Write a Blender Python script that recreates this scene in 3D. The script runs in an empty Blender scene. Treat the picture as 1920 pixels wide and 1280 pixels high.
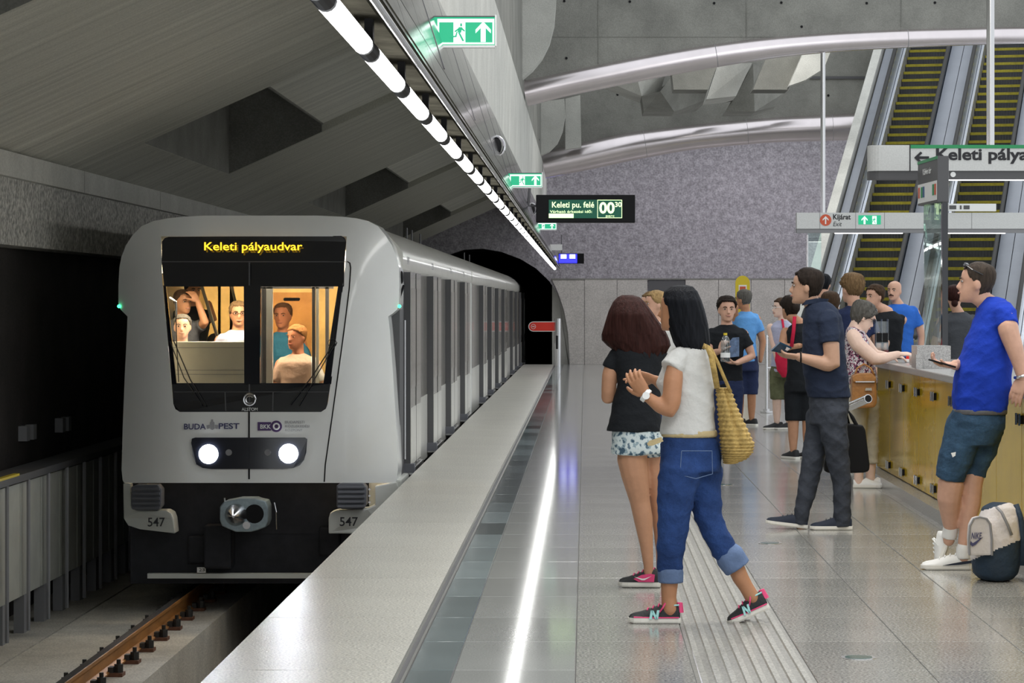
import bpy, bmesh, math, random
import numpy as np
from mathutils import Vector, Matrix
random.seed(7)
rng = np.random.RandomState(5)
S = bpy.context.scene
COL = S.collection
# ---------------------------------------------------------------- camera
F, CX, CY, H = 5000.0, 1097.0, 570.0, 1.55      # focal length and principal point in pixels, eye height
cam = bpy.data.cameras.new('camera'); camo = bpy.data.objects.new('camera', cam); COL.objects.link(camo)
camo.location = (0, 0, H); camo.rotation_euler = (math.pi/2, 0, 0)
cam.sensor_width = 36; cam.lens = F/1920*36
cam.shift_x = (960-CX)/1920; cam.shift_y = (CY-640)/1920
cam.clip_end = 300; cam.clip_start = .1
S.camera = camo
# ---------------------------------------------------------------- world, lights, exposure
w = bpy.data.worlds.new('world'); S.world = w; w.use_nodes = True
w.node_tree.nodes['Background'].inputs[0].default_value = (.93, .97, 1.0, 1)
w.node_tree.nodes['Background'].inputs[1].default_value = 1.05
def area(name, loc, size, power, col=(1,1,1), rot=(0,0,0)):
    l = bpy.data.lights.new(name, 'AREA'); l.shape = 'RECTANGLE'; l.size, l.size_y = size; l.energy = power; l.color = col
    o = bpy.data.objects.new(name, l); COL.objects.link(o); o.location = loc; o.rotation_euler = rot
    return o
for i, (y, p) in enumerate(((9, 70), (17, 80), (26, 95), (35, 100), (53, 110))):
    area('unseen_station_light', (3.4, y, 7.4), (2.4, 2.4), p, (1, .96, .9))
area('unseen_station_light', (-.1, 65.3, 6.2), (3, 1), 40, (.95, .9, 1))
area('unseen_station_light', (4.6, 65.3, 6.2), (4, 1), 110, (.97, .9, 1))
area('unseen_station_light', (10.5, 57, 10.5), (5, 5), 120, (.95, .97, 1))
area('unseen_station_light', (.8, 5, 7.4), (2.4, 2.4), 260, (1, .97, .92)); area('unseen_station_light', (.8, 15, 7.4), (2.4, 2.4), 260, (1, .97, .92))  # unseen fill lights, added mainly to brighten the train front
vs = S.view_settings
vs.view_transform = 'Standard'; vs.look = 'None'; vs.gamma = 1; vs.use_curve_mapping = False
vs.exposure = .08

def P(px, py, Y):
    return Vector(((px-CX)*Y/F, Y, H-(py-CY)*Y/F))
# ---------------------------------------------------------------- helpers
class MB:
    def __init__(s): s.v, s.f, s.m = [], [], []
    def add(s, vs_, fs, mi=0):
        b = len(s.v); s.v += [tuple(p) for p in vs_]
        for f in fs: s.f.append([b+i for i in f]); s.m.append(mi)
        return s
    def box(s, x0, x1, y0, y1, z0, z1, mi=0):
        return s.add([(x0,y0,z0),(x1,y0,z0),(x1,y1,z0),(x0,y1,z0),(x0,y0,z1),(x1,y0,z1),(x1,y1,z1),(x0,y1,z1)],
                     [(0,3,2,1),(4,5,6,7),(0,1,5,4),(1,2,6,5),(2,3,7,6),(3,0,4,7)], mi)
    def obox(s, c, ax, ay, az, mi=0):
        c, ax, ay, az = map(Vector, (c, ax, ay, az)); p = []
        for k in (-1, 1):
            for (i, j) in ((-1,-1),(1,-1),(1,1),(-1,1)): p.append(c+ax*i+ay*j+az*k)
        return s.add(p, [(0,3,2,1),(4,5,6,7),(0,1,5,4),(1,2,6,5),(2,3,7,6),(3,0,4,7)], mi)
    def prism(s, poly, ext, mi=0):
        n = len(poly); e = Vector(ext)
        p = [Vector(q) for q in poly]
        return s.add(p+[q+e for q in p], [tuple(range(n)), tuple(range(2*n-1, n-1, -1))]+[(i, i+n, (i+1)%n+n, (i+1)%n) for i in range(n)], mi)
    def loft(s, rings, caps=True, closed=True, mi=0):
        n = len(rings[0]); b = len(s.v)
        for r in rings: s.v += [tuple(p) for p in r]
        for k in range(len(rings)-1):
            for i in range(n if closed else n-1):
                j = (i+1) % n
                s.f.append([b+k*n+i, b+k*n+j, b+(k+1)*n+j, b+(k+1)*n+i]); s.m.append(mi)
        if caps:
            s.f.append([b+i for i in range(n-1, -1, -1)]); s.m.append(mi)
            s.f.append([b+(len(rings)-1)*n+i for i in range(n)]); s.m.append(mi)
        return s
    def tube(s, path, r, n=10, caps=True, mi=0, round_=False):
        path = [Vector(p) for p in path]
        rr = list(r) if hasattr(r, '__len__') else [r]*len(path)
        if round_:
            d0 = (path[0]-path[1]).normalized(); d1 = (path[-1]-path[-2]).normalized()
            pre = [path[0]+d0*rr[0]*q for q in (.97, .7)]; post = [path[-1]+d1*rr[-1]*q for q in (.7, .97)]
            if round_ == 'start': post = []
            path = pre+path+post; rr = [rr[0]*.25, rr[0]*.72]+rr+([rr[-1]*.72, rr[-1]*.25] if post else [])
        rings = []; u = None
        for i, p in enumerate(path):
            t = (path[min(i+1, len(path)-1)]-path[max(i-1, 0)]).normalized()
            if u is None:
                u = t.orthogonal().normalized()
            else:
                u = (u-t*u.dot(t)); u = u.normalized() if u.length > 1e-6 else t.orthogonal().normalized()
            v = t.cross(u)
            rings.append([p+(u*math.cos(2*math.pi*k/n)+v*math.sin(2*math.pi*k/n))*rr[i] for k in range(n)])
        return s.loft(rings, caps, True, mi)
    def ell(s, c, rx, ry, rz, n=14, m=8, mi=0, ax=None):
        c = Vector(c); ax = ax or (Vector((1,0,0)), Vector((0,1,0)), Vector((0,0,1))); rings = []
        for k in range(m+1):
            a = math.pi*(k/m)-math.pi/2; a = max(-1.52, min(1.52, a))
            rings.append([c+ax[0]*(rx*math.cos(a)*math.cos(2*math.pi*i/n))+ax[1]*(ry*math.cos(a)*math.sin(2*math.pi*i/n))+ax[2]*(rz*math.sin(a)) for i in range(n)])
        return s.loft(rings, True, True, mi)
    def disc(s, c, r, axis=(0,-1,0), th=.01, n=20, mi=0):
        a = Vector(axis).normalized(); u = a.orthogonal().normalized(); v = a.cross(u); c = Vector(c)
        ring = [c+(u*math.cos(2*math.pi*k/n)+v*math.sin(2*math.pi*k/n))*r for k in range(n)]
        return s.prism(ring, a*th, mi)
    def mesh(s, name):
        me = bpy.data.meshes.new(name); me.from_pydata(s.v, [], s.f)
        for p, mi in zip(me.polygons, s.m): p.material_index = mi
        return me
    def build(s, name, mats, parent=None, smooth=False, bevel=0, fix=True):
        me = s.mesh(name)
        if fix or bevel:
            bm = bmesh.new(); bm.from_mesh(me)
            bmesh.ops.recalc_face_normals(bm, faces=bm.faces)
            if bevel: bmesh.ops.bevel(bm, geom=list(bm.edges), offset=bevel, segments=2, affect='EDGES', profile=.6, clamp_overlap=True)
            bm.to_mesh(me); bm.free()
        return obj(name, me, mats, parent, smooth)
def obj(name, me, mats, parent=None, smooth=False):
    if not isinstance(mats, (list, tuple)): mats = [mats]
    if not me.materials:
        for m in mats: me.materials.append(M[m] if isinstance(m, str) else m)
    if smooth:
        me.polygons.foreach_set('use_smooth', [True]*len(me.polygons))
        if smooth == 'a':
            try: me.set_sharp_from_angle(angle=math.radians(40))
            except Exception: pass
    o = bpy.data.objects.new(name, me); COL.objects.link(o)
    if parent: setpar(o, parent)
    return o
def setpar(o, parent):
    o.parent = parent
    o.matrix_parent_inverse = WM[parent.name].inverted() if parent.name in WM else Matrix()
WM = {}
def tag(o, label, cat, group=None, kind=None):
    if label: o['label'] = label
    if cat: o['category'] = cat
    if group: o['group'] = group
    if kind: o['kind'] = kind
    return o
def thing(name, label, cat, loc=(0,0,0), group=None, kind=None):
    o = bpy.data.objects.new(name, None); COL.objects.link(o); o.location = loc; o.empty_display_size = .2
    WM[o.name] = Matrix.Translation(Vector(loc))
    return tag(o, label, cat, group, kind)
def struct(o, label=None):
    o['kind'] = 'structure'
    if label: o['label'] = label
    return o
def text(s, width, height, loc, mat, parent, name='lettering', rot=(math.pi/2,0,0), shear=0, ext=.001, bold=0, align='LEFT'):
    cu = bpy.data.curves.new(name, 'FONT'); cu.body = s; cu.extrude = ext; cu.shear = shear; cu.offset = bold; cu.resolution_u = 3
    o = bpy.data.objects.new('tmp_text', cu); COL.objects.link(o)
    dg = bpy.context.evaluated_depsgraph_get(); me = bpy.data.meshes.new_from_object(o.evaluated_get(dg))
    bpy.data.objects.remove(o); bpy.data.curves.remove(cu)
    n = len(me.vertices); co = np.empty(n*3); me.vertices.foreach_get('co', co); co = co.reshape(-1, 3)
    x0, x1 = co[:,0].min(), co[:,0].max()
    y0, y1 = co[:,1].min(), co[:,1].max()
    co[:,0] = (co[:,0]-x0)*(width/(x1-x0))
    if align == 'CENTER': co[:,0] -= width/2
    co[:,1] = (co[:,1]-y0)*(height/(y1-y0))
    R = Matrix.LocRotScale(Vector(loc), None, None) @ (rot if isinstance(rot, Matrix) else Matrix.Rotation(rot[2],4,'Z') @ Matrix.Rotation(rot[1],4,'Y') @ Matrix.Rotation(rot[0],4,'X'))
    Rm = np.array(R); co = co @ Rm[:3,:3].T+Rm[:3,3]
    me.vertices.foreach_set('co', co.ravel()); me.update(); me.name = name; me.materials.clear()
    return obj(name, me, mat, parent)
# ---------------------------------------------------------------- materials
M = {}
def nt(name):
    m = bpy.data.materials.new(name); m.use_nodes = True; M[name] = m
    n = m.node_tree.nodes; return m, n, m.node_tree.links, n['Principled BSDF']
def mat(name, col, rough=.5, metal=0, var=0, vscale=8, bump=0, bscale=60, stretch=(1,1,1), spec=.5, coat=0, emis=None, estr=0, alpha=1, rnd=0, speck=0, sscale=300):
    m, n, l, b = nt(name)
    c = (*col, 1)
    b.inputs['Base Color'].default_value = c; b.inputs['Roughness'].default_value = rough; b.inputs['Metallic'].default_value = metal
    b.inputs['Specular IOR Level'].default_value = spec; b.inputs['Coat Weight'].default_value = coat; b.inputs['Coat Roughness'].default_value = .06
    if emis: b.inputs['Emission Color'].default_value = (*emis, 1); b.inputs['Emission Strength'].default_value = estr
    tc = n.new('ShaderNodeTexCoord'); mp = n.new('ShaderNodeMapping'); mp.inputs['Scale'].default_value = stretch
    l.new(tc.outputs['Object'], mp.inputs[0])
    last = None
    def mul(a, fac, lo, hi):
        r = n.new('ShaderNodeMapRange'); r.inputs[3].default_value = lo; r.inputs[4].default_value = hi; l.new(fac, r.inputs[0])
        x = n.new('ShaderNodeMix'); x.data_type = 'RGBA'; x.blend_type = 'MULTIPLY'; x.inputs[0].default_value = 1
        if a is None: x.inputs[6].default_value = c
        else: l.new(a, x.inputs[6])
        l.new(r.outputs[0], x.inputs[7]); return x.outputs[2]
    if var:
        t = n.new('ShaderNodeTexNoise'); t.inputs['Scale'].default_value = vscale; t.inputs['Detail'].default_value = 5; t.inputs['Roughness'].default_value = .62
        l.new(mp.outputs[0], t.inputs[0])
        r0 = n.new('ShaderNodeMapRange'); r0.inputs[1].default_value = .3; r0.inputs[2].default_value = .7; l.new(t.outputs[0], r0.inputs[0])
        last = mul(last, r0.outputs[0], 1-var, 1+var)
    if speck:
        t = n.new('ShaderNodeTexNoise'); t.inputs['Scale'].default_value = sscale; t.inputs['Detail'].default_value = 2
        l.new(tc.outputs['Object'], t.inputs[0])
        r0 = n.new('ShaderNodeMapRange'); r0.inputs[1].default_value = .35; r0.inputs[2].default_value = .65; l.new(t.outputs[0], r0.inputs[0])
        last = mul(last, r0.outputs[0], 1-speck, 1+speck)
    if rnd:
        oi = n.new('ShaderNodeObjectInfo'); last = mul(last, oi.outputs['Random'], 1-rnd, 1+rnd)
    if last is not None: l.new(last, b.inputs['Base Color'])
    if bump:
        t2 = n.new('ShaderNodeTexNoise'); t2.inputs['Scale'].default_value = bscale; t2.inputs['Detail'].default_value = 4
        l.new(mp.outputs[0], t2.inputs[0]); bp = n.new('ShaderNodeBump'); bp.inputs['Strength'].default_value = bump; bp.inputs['Distance'].default_value = .02
        l.new(t2.outputs[0], bp.inputs['Height']); l.new(bp.outputs[0], b.inputs['Normal'])
    return m
def glassmat(name, tint, gl=.12, rough=.02, fac=None):
    m, n, l, b = nt(name); n.remove(b)
    tr = n.new('ShaderNodeBsdfTransparent'); tr.inputs[0].default_value = (*tint, 1)
    g = n.new('ShaderNodeBsdfGlossy'); g.inputs['Roughness'].default_value = rough
    fr = n.new('ShaderNodeLayerWeight'); fr.inputs[0].default_value = .5
    pw = n.new('ShaderNodeMath'); pw.operation = 'POWER'; pw.inputs[1].default_value = 4; l.new(fr.outputs['Facing'], pw.inputs[0])
    ad = n.new('ShaderNodeMath'); ad.operation = 'MULTIPLY_ADD'; ad.inputs[1].default_value = .7; ad.inputs[2].default_value = gl; l.new(pw.outputs[0], ad.inputs[0])
    mx = n.new('ShaderNodeMixShader'); l.new(ad.outputs[0], mx.inputs[0]); l.new(tr.outputs[0], mx.inputs[1]); l.new(g.outputs[0], mx.inputs[2])
    l.new(mx.outputs[0], n['Material Output'].inputs[0]); return m
def emit(name, col, strength):
    m, n, l, b = nt(name)
    b.inputs['Base Color'].default_value = (*[min(1, c)*.3 for c in col], 1); b.inputs['Emission Color'].default_value = (*col, 1); b.inputs['Emission Strength'].default_value = strength
    return m
# concrete family
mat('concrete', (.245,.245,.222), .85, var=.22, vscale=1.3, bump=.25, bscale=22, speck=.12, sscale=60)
mat('concrete_dark', (.2,.2,.18), .85, var=.25, vscale=1.1, bump=.25, bscale=20, speck=.12, sscale=60)
mat('concrete_light', (.50,.50,.465), .8, var=.14, vscale=1.5, bump=.2, bscale=25, speck=.1, sscale=60)
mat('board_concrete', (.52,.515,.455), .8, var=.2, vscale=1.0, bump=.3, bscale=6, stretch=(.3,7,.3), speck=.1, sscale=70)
mat('ribbed_concrete', (.66,.655,.59), .75, var=.18, vscale=1.0, bump=.55, bscale=3.2, stretch=(.15,5,.15), speck=.08, sscale=70)
mat('rough_concrete', (.34,.325,.35), .9, var=.25, vscale=7, bump=1.0, bscale=11, speck=.2, sscale=22)
mat('rough_concrete_grey', (.44,.435,.405), .9, var=.2, vscale=9, bump=1.0, bscale=18, speck=.4, sscale=26)
mat('wall_panel', (.47,.45,.42), .65, var=.1, vscale=2, speck=.14, sscale=35, rnd=.04)
mat('painted_wall_shade', (.035,.03,.028), .8, var=.4, vscale=1.5, speck=.2, sscale=40)  # dark base colour stands in for shade under the overhang
mat('black_void', (.004,.004,.005), .9)
# floor
mat('granite_edge', (.52,.51,.46), .30, var=.07, vscale=1.5, speck=.40, sscale=85, bump=.14, bscale=120, rnd=.035)
mat('granite', (.30,.295,.272), .16, var=.10, vscale=1.2, speck=.48, sscale=85, rnd=.05, spec=.55)
mat('granite_light', (.36,.37,.36), .08, var=.06, vscale=1.2, speck=.10, sscale=120, rnd=.05, spec=.7)
mat('glass_tile', (.20,.24,.25), .09, var=.1, vscale=2, rnd=.55, spec=.8)
mat('tactile', (.25,.243,.22), .35, var=.08, vscale=1.5, speck=.35, sscale=90)
mat('tactile_rib', (.36,.352,.32), .3, var=.08, vscale=1.5, speck=.4, sscale=90)
mat('grout', (.12,.12,.115), .8)
mat('steel_channel', (.55,.55,.53), .3, 1)
mat('track_concrete', (.56,.53,.465), .9, var=.2, vscale=2, bump=.3, bscale=30, speck=.2, sscale=60)
mat('rust', (.42,.19,.05), .6, .3, var=.3, vscale=12, stretch=(1,.15,1))
mat('rail_top', (.60,.55,.55), .25, 1)
mat('iron', (.05,.048,.045), .55, .5, var=.3, vscale=30)
mat('rust_plate', (.16,.07,.04), .75, .2, var=.3, vscale=20)
# metals, plastics
mat('steel', (.62,.62,.63), .22, 1)
mat('steel_brushed', (.62,.6,.61), .3, 1, var=.06, vscale=6, bump=.05, bscale=3, stretch=(.3,12,.3))
mat('strut_steel', (.80,.74,.76), .27, 1, var=.05, vscale=2)
mat('mirror_panel', (.50,.47,.50), .09, 1, bump=.05, bscale=3, stretch=(6,.6,6))
mat('trough_dark', (.035,.033,.026), .9, 0, spec=0, var=.4, vscale=5)
mat('floor_glass', (.10,.17,.15), .1)
mat('trough_light', (.50,.51,.46), .45, .2, var=.1, vscale=3)
mat('black_gloss', (.008,.009,.014), .08, coat=.5)
mat('black', (.010,.010,.011), .6, spec=.15)
mat('black_rubber', (.02,.02,.02), .7)
mat('dark_grey', (.09,.09,.095), .5)
mat('mid_grey', (.25,.25,.26), .5)
mat('sign_grey', (.62,.63,.62), .45, speck=.05, sscale=60)
mat('white', (.85,.86,.85), .4)
mat('ink', (.015,.015,.02), .6)
mat('sign_green', (.02,.28,.10), .5)
mat('sign_red', (.62,.10,.04), .5)
mat('yellow', (.75,.58,.03), .4)
mat('gold_panel', (.80,.53,.012), .14, .35, var=.1, vscale=3, rnd=.06, spec=.15)
mat('counter_stone', (.36,.355,.35), .22, speck=.25, sscale=150)
glassmat('clear_glass', (.84,.94,.92), .16)
glassmat('train_glass', (.86,.86,.84), .02)
glassmat('acrylic', (.9,.93,.94), .1, .05)
emit('tube_light', (1,1,.98), 9)
emit('exit_green', (.02,.52,.26), .75)
emit('exit_white', (.85,1,.93), 1.3)
emit('led_strip', (1,.97,.95), 3)
emit('display_green', (.005,.13,.075), .45)
emit('display_text', (.75,1,.5), 1.6)
emit('amber', (1,.55,.02), 2.6)
emit('amber_dim', (.8,.16,.01), .8)
emit('blue_led', (.03,.03,1), 2.2)
emit('blue_white', (.6,.65,1), 5)
emit('headlight', (.9,.94,1), 26)
emit('green_led', (.05,1,.4), 4)
emit('cabin_lamp', (1,.80,.5), 6)
# ================================================================ platform floor
EDGE = -1.58; YW = 68.6; YN = 7.5
fl = MB(); fl.box(EDGE, 9, YN, YW, -1.9, -.006)
floor = struct(fl.build('floor', 'grout'), 'polished granite platform floor with darker strip near the edge')
WM['floor'] = Matrix()
_tile = {}
def tile(x0, x1, y0, y1, matn, name):
    key = (round(x1-x0, 3), round(y1-y0, 3), matn)
    if key not in _tile:
        a, b = (x1-x0)/2-.002, (y1-y0)/2-.002
        mb = MB(); c = .0025
        mb.loft([[(-a,-b,-.02),(a,-b,-.02),(a,b,-.02),(-a,b,-.02)], [(-a,-b,-c),(a,-b,-c),(a,b,-c),(-a,b,-c)], [(-a+c,-b+c,0),(a-c,-b+c,0),(a-c,b-c,0),(-a+c,b-c,0)]])
        me = mb.mesh(name); me.materials.append(M[matn]); _tile[key] = me
    o = bpy.data.objects.new(name, _tile[key]); COL.objects.link(o); o.location = ((x0+x1)/2, (y0+y1)/2, 0); o.parent = floor
    return o
NEAR = 27.45; TL = .95
XC = [-.04+.4975*i for i in range(17)]
far = {'granite': MB(), 'granite_edge': MB(), 'granite_light': MB()}
def fartile(m, x0, x1, y0, y1): far[m].box(x0+.002, x1-.002, y0+.002, y1-.002, -.02, 0)
r = 0; y = 7.5
while y < YW-.01:
    y1 = min(y+TL, YW)
    if y < NEAR and y > 9.3:
        tile(-.745, -.553, y, y1, 'glass_tile', 'glass_floor_tile')
        tile(-.553, -.041, y, y1, 'granite_light', 'light_floor_slab')
        for i in range(16):
            if i == 1: continue
            if XC[i] < .166*y1+.1: tile(XC[i], XC[i+1], y, y1, 'granite', 'granite_floor_slab')
            else: fartile('granite', XC[i], XC[i+1], y, y1)
    else:
        if y > 20: tile(-.745, -.553, y, y1, 'glass_tile', 'glass_floor_tile')
        else: fartile('granite_light', -.745, -.553, y, y1)
        fartile('granite_light', -.553, -.041, y, y1)
        for i in range(16):
            if i != 1: fartile('granite', XC[i], XC[i+1], y, y1)
    y = y1; r += 1
y = 7.5
while y < YW-.01:
    y1 = min(y+1.9, YW)
    if 9 < y < 34: tile(EDGE, -.795, y, y1, 'granite_edge', 'platform_edge_slab')
    else: fartile('granite_edge', EDGE, -.795, y, y1)
    y = y1
for m, mb in far.items():
    o = mb.build('far_floor_slabs', m, floor, fix=False); o['kind'] = 'stuff'
ch = MB(); ch.box(-.793, -.781, YN, YW, -.02, .001); ch.box(-.759, -.747, YN, YW, -.02, .001); ch.box(-.781, -.759, YN, YW, -.02, -.005, 1)
ch.build('drain_channel', ['steel_channel', 'dark_grey'], floor)
tb = MB(); tb.box(XC[1]+.002, XC[2]-.002, YN, YW, -.02, -.004); tb.build('tactile_bed', 'tactile', floor)
for i in range(8):                                   # raised ribs of the guidance strip
    x = XC[1]+.035+i*.061
    rb = MB(); rb.loft([[(x-.017,yy,-.004),(x+.017,yy,-.004),(x+.012,yy,.004),(x-.012,yy,.004)] for yy in (YN, YW)])
    rb.build('tactile_rib', 'tactile_rib', floor)
for i, yy in enumerate((11.7, 17.3, 22.9)):
    lp = MB(); lp.disc((1.2, yy, -.01), .078, (0,0,1), .0125, 24); lp.disc((1.2, yy, -.01), .06, (0,0,1), .014, 24, 1)
    tag(lp.build('floor_light', ['steel', 'floor_glass']), 'small round light set flush in the granite floor, '+('closest to the camera', 'beside the tactile strip', 'farthest down the platform')[i], 'floor light')
# ================================================================ track trench
tk = MB(); tk.box(-5.7, EDGE, 6, YW+40, -2.0, -1.80)
struct(tk.build('floor', 'track_concrete'), 'dim concrete bottom of the track trench')
bd = MB(); bd.box(-4.55, -3.30, 6, YW+40, -1.80, -1.27); bd.box(-2.62, -1.85, 6, YW+40, -1.80, -1.27); bd.box(-5.3, -4.62, 6, YW+30, -1.8, -1.30)
struct(bd.build('trim_1', 'track_concrete'), 'long concrete plinths carrying the rails')
def rail(x):
    t = thing('rail', ('rust brown running rail with shiny top nearest the camera' if x < -3 else 'rust brown running rail hidden beside the platform edge'), 'rail', (x, 18, -1.27))
    prof = [(-.07,0),(.07,0),(.07,.012),(.012,.03),(.012,.11),(.035,.125),(.035,.15),(-.035,.15),(-.035,.125),(-.012,.11),(-.012,.03),(-.07,.012)]
    mb = MB(); mb.loft([[(x+a, yy, -1.25+b) for a, b in prof] for yy in (8, YW+35)]); mb.build('rail_body', 'rust', t)
    mt = MB(); mt.box(x-.03, x+.03, 8, YW+35, -1.1, -1.095); mt.build('running_surface', 'rail_top', t)
    clip = MB()
    clip.box(-.17, .17, -.07, .07, -.02, .012, 1)
    for sx in (-1, 1):
        clip.tube([(sx*.13, 0, .01), (sx*.13, 0, .075)], .034, 8); clip.tube([(sx*.13, 0, .07), (sx*.13, 0, .11)], .018, 6)
        clip.box(sx*.075-.02, sx*.075+.02, -.045, .045, .01, .055)
    me = clip.mesh('rail_clip'); me.materials.append(M['iron']); me.materials.append(M['rust_plate'])
    for k in range(26):
        o = bpy.data.objects.new('rail_clip', me); COL.objects.link(o); o.location = (x, 15.2+k*.72, -1.255); setpar(o, t)
rail(-3.67); rail(-2.235)
# ================================================================ left wall, ledge, trackside panels
wl = MB(); wl.box(-5.9, -5.25, 4, YW+5, -1.9, 2.07)
struct(wl.build('wall_left', 'painted_wall_shade'), 'far tunnel wall with the shade under the overhang painted dark')
wu = MB(); wu.prism([(-5.9,4,2.06),(-4.95,4,2.06),(-4.93,4,2.66),(-5.9,4,2.66)], (0, YW-4, 0))
struct(wu.build('wall_left_upper', 'rough_concrete_grey'), 'rough shotcrete band above the shade-painted wall')
yy = 7.5; ledge = thing('ceiling_ledge', 'stained concrete ledge blocks under the sloping ceiling', None, (-5, 20, 2.6), kind='structure')
while yy < YW-1:
    mb = MB(); mb.box(-5.3, -4.86, yy+.012, yy+4.588, 2.63, 2.84); mb.build('concrete_block', 'concrete_light', ledge); yy += 4.6
duct = thing('cable_duct', 'pale trackside panel wall with pipes and a yellow line on top', 'duct', (-4.85, 22, -1.3))
for k in range(40):
    y0 = 16+k*.85
    mb = MB(); mb.box(-4.95, -4.83, y0+.01, y0+.84, -.95, .02); mb.build('panel', 'trough_light' if k < 99 else 'mid_grey', duct)
    mb = MB(); mb.tube([(-4.78, y0+.1, -1.25), (-4.78, y0+.1, .1)], .018, 6); mb.build('pipe', 'mid_grey', duct)
    mb = MB(); mb.box(-4.95, -4.86, y0+.3, y0+.5, -1.3, -.95); mb.build('support_foot', 'mid_grey', duct)
    if k % 2 == 0 and k < 14:
        od = ('first','second','third','fourth','fifth','sixth','seventh')[k//2]
        mb = MB(); mb.box(-5.25, -5.17, y0+.2, y0+.34, .28, .42); tag(mb.build('junction_box', 'mid_grey'), 'nearer grey junction box of the '+od+' pair along the dark trackside wall', 'junction box', 'junction boxes on the dark wall'); mb = MB(); mb.box(-5.25, -5.17, y0+.5, y0+.64, .28, .42); tag(mb.build('junction_box', 'mid_grey'), 'farther grey junction box of the '+od+' pair along the dark trackside wall', 'junction box', 'junction boxes on the dark wall')
mb = MB(); mb.box(-5.05, -4.76, 14, 60, .05, .11); mb.build('duct_cover', 'dark_grey', duct)
mb = MB(); mb.box(-4.8, -4.75, 14, 22.4, .11, .13); mb.build('yellow_line', 'yellow', duct)
# ================================================================ sloping ceiling over the track
def zc(x): return 2.84+.45*(x+4.95)
def slab(mb, x0, x1, y0, y1, up=0, th=.25):
    a, b = zc(x0)+up, zc(x1)+up
    mb.add([(x0,y0,a),(x1,y0,b),(x1,y1,b),(x0,y1,a),(x0,y0,a+th),(x1,y0,b+th),(x1,y1,b+th),(x0,y1,a+th)],
           [(0,3,2,1),(4,5,6,7),(0,1,5,4),(1,2,6,5),(2,3,7,6),(3,0,4,7)])
XR = -1.05
ce = thing('ceiling', 'sloping board-marked concrete ceiling with deep square recesses', None, (-3, 30, 4), kind='structure')
for a, b in ((3, 11), (17, 26.1), (32.3, 41.5), (48, 57), (63.2, YW)):
    mb = MB(); slab(mb, -5.1, XR, a, b); mb.build('ceiling_band', 'board_concrete', ce)
for a, b in ((11, 17), (26.1, 32.3), (41.5, 48), (57, 63.2)):
    mb = MB(); slab(mb, -5.1, -4.32, a, b); mb.build('ceiling_strip', 'board_concrete', ce)
    mb = MB(); slab(mb, -3.18, XR, a+.002, b, .10); mb.build('ribbed_panel', 'ribbed_concrete', ce)
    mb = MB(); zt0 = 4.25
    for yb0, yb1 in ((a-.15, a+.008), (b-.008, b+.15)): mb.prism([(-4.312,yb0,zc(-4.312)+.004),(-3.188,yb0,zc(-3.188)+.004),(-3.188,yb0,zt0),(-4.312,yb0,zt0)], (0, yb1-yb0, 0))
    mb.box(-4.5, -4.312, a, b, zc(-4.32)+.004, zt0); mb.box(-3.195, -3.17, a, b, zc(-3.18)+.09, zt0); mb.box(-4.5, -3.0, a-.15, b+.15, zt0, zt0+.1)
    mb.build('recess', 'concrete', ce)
mb = MB(); mb.box(XR-.15, XR+.05, 3, YW, H+3.1, 9); struct(mb.build('wall_above_track', 'concrete_dark'), 'upper concrete wall above the track ceiling')
# ================================================================ end wall with tunnel mouth
arch = [(795,540),(800,520),(815,497),(840,478),(870,468),(905,466),(940,472),(975,485),(1005,503),(1030,527),(1047,553),(1058,585),(1065,625),(1068,700)]
ap = [P(px, py, YW) for px, py in arch]
zlow = -2.0
left0 = Vector((ap[0].x, YW, zlow)); right0 = Vector((ap[-1].x, YW, zlow))
hole = [left0]+ap+[right0]
def wall_hole(name, matn, outer, hole, th):
    bm = bmesh.new()
    for loop in (outer, hole):
        vsx = [bm.verts.new(p) for p in loop]
        for i in range(len(vsx)): bm.edges.new((vsx[i], vsx[(i+1) % len(vsx)]))
    bmesh.ops.triangle_fill(bm, use_beauty=True, use_dissolve=False, edges=bm.edges)
    ge = bmesh.ops.extrude_face_region(bm, geom=list(bm.faces))
    bmesh.ops.translate(bm, vec=(0, th, 0), verts=[g for g in ge['geom'] if isinstance(g, bmesh.types.BMVert)])
    bmesh.ops.recalc_face_normals(bm, faces=bm.faces)
    me = bpy.data.meshes.new(name); bm.to_mesh(me); bm.free(); return obj(name, me, matn)
struct(wall_hole('wall_back', 'rough_concrete', [Vector((-6,YW,zlow-.01)), Vector((6.6,YW,zlow-.01)), Vector((8.6,YW,9)), Vector((-6,YW,9))], hole, .6), 'rough textured end wall with the arched tunnel mouth')
# tunnel tube
tn = MB(); tn.loft([[Vector((p.x, YW+d, p.z)) for p in hole] for d in (.0, 45)], caps=False); tn.prism([Vector((p.x, YW+45, p.z)) for p in hole], (0,.2,0))
struct(tn.build('wall_tunnel', 'black_void'), 'black tunnel bore behind the train')
x35 = P(1035, 0, YW).x
sp = MB(); pts = [P(px, py, YW+.25) for px, py in arch if px > 1035]; pts = [Vector((x35, YW+.25, P(0,531,YW).z))]+pts+[Vector((pts[-1].x, YW+.25, -.1)), Vector((x35, YW+.25, -.1))]
sp.prism(pts, (0,.2,0)); struct(sp.build('wall_tunnel_side', 'concrete_light'), 'pale infill wall beside the tunnel mouth')
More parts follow.
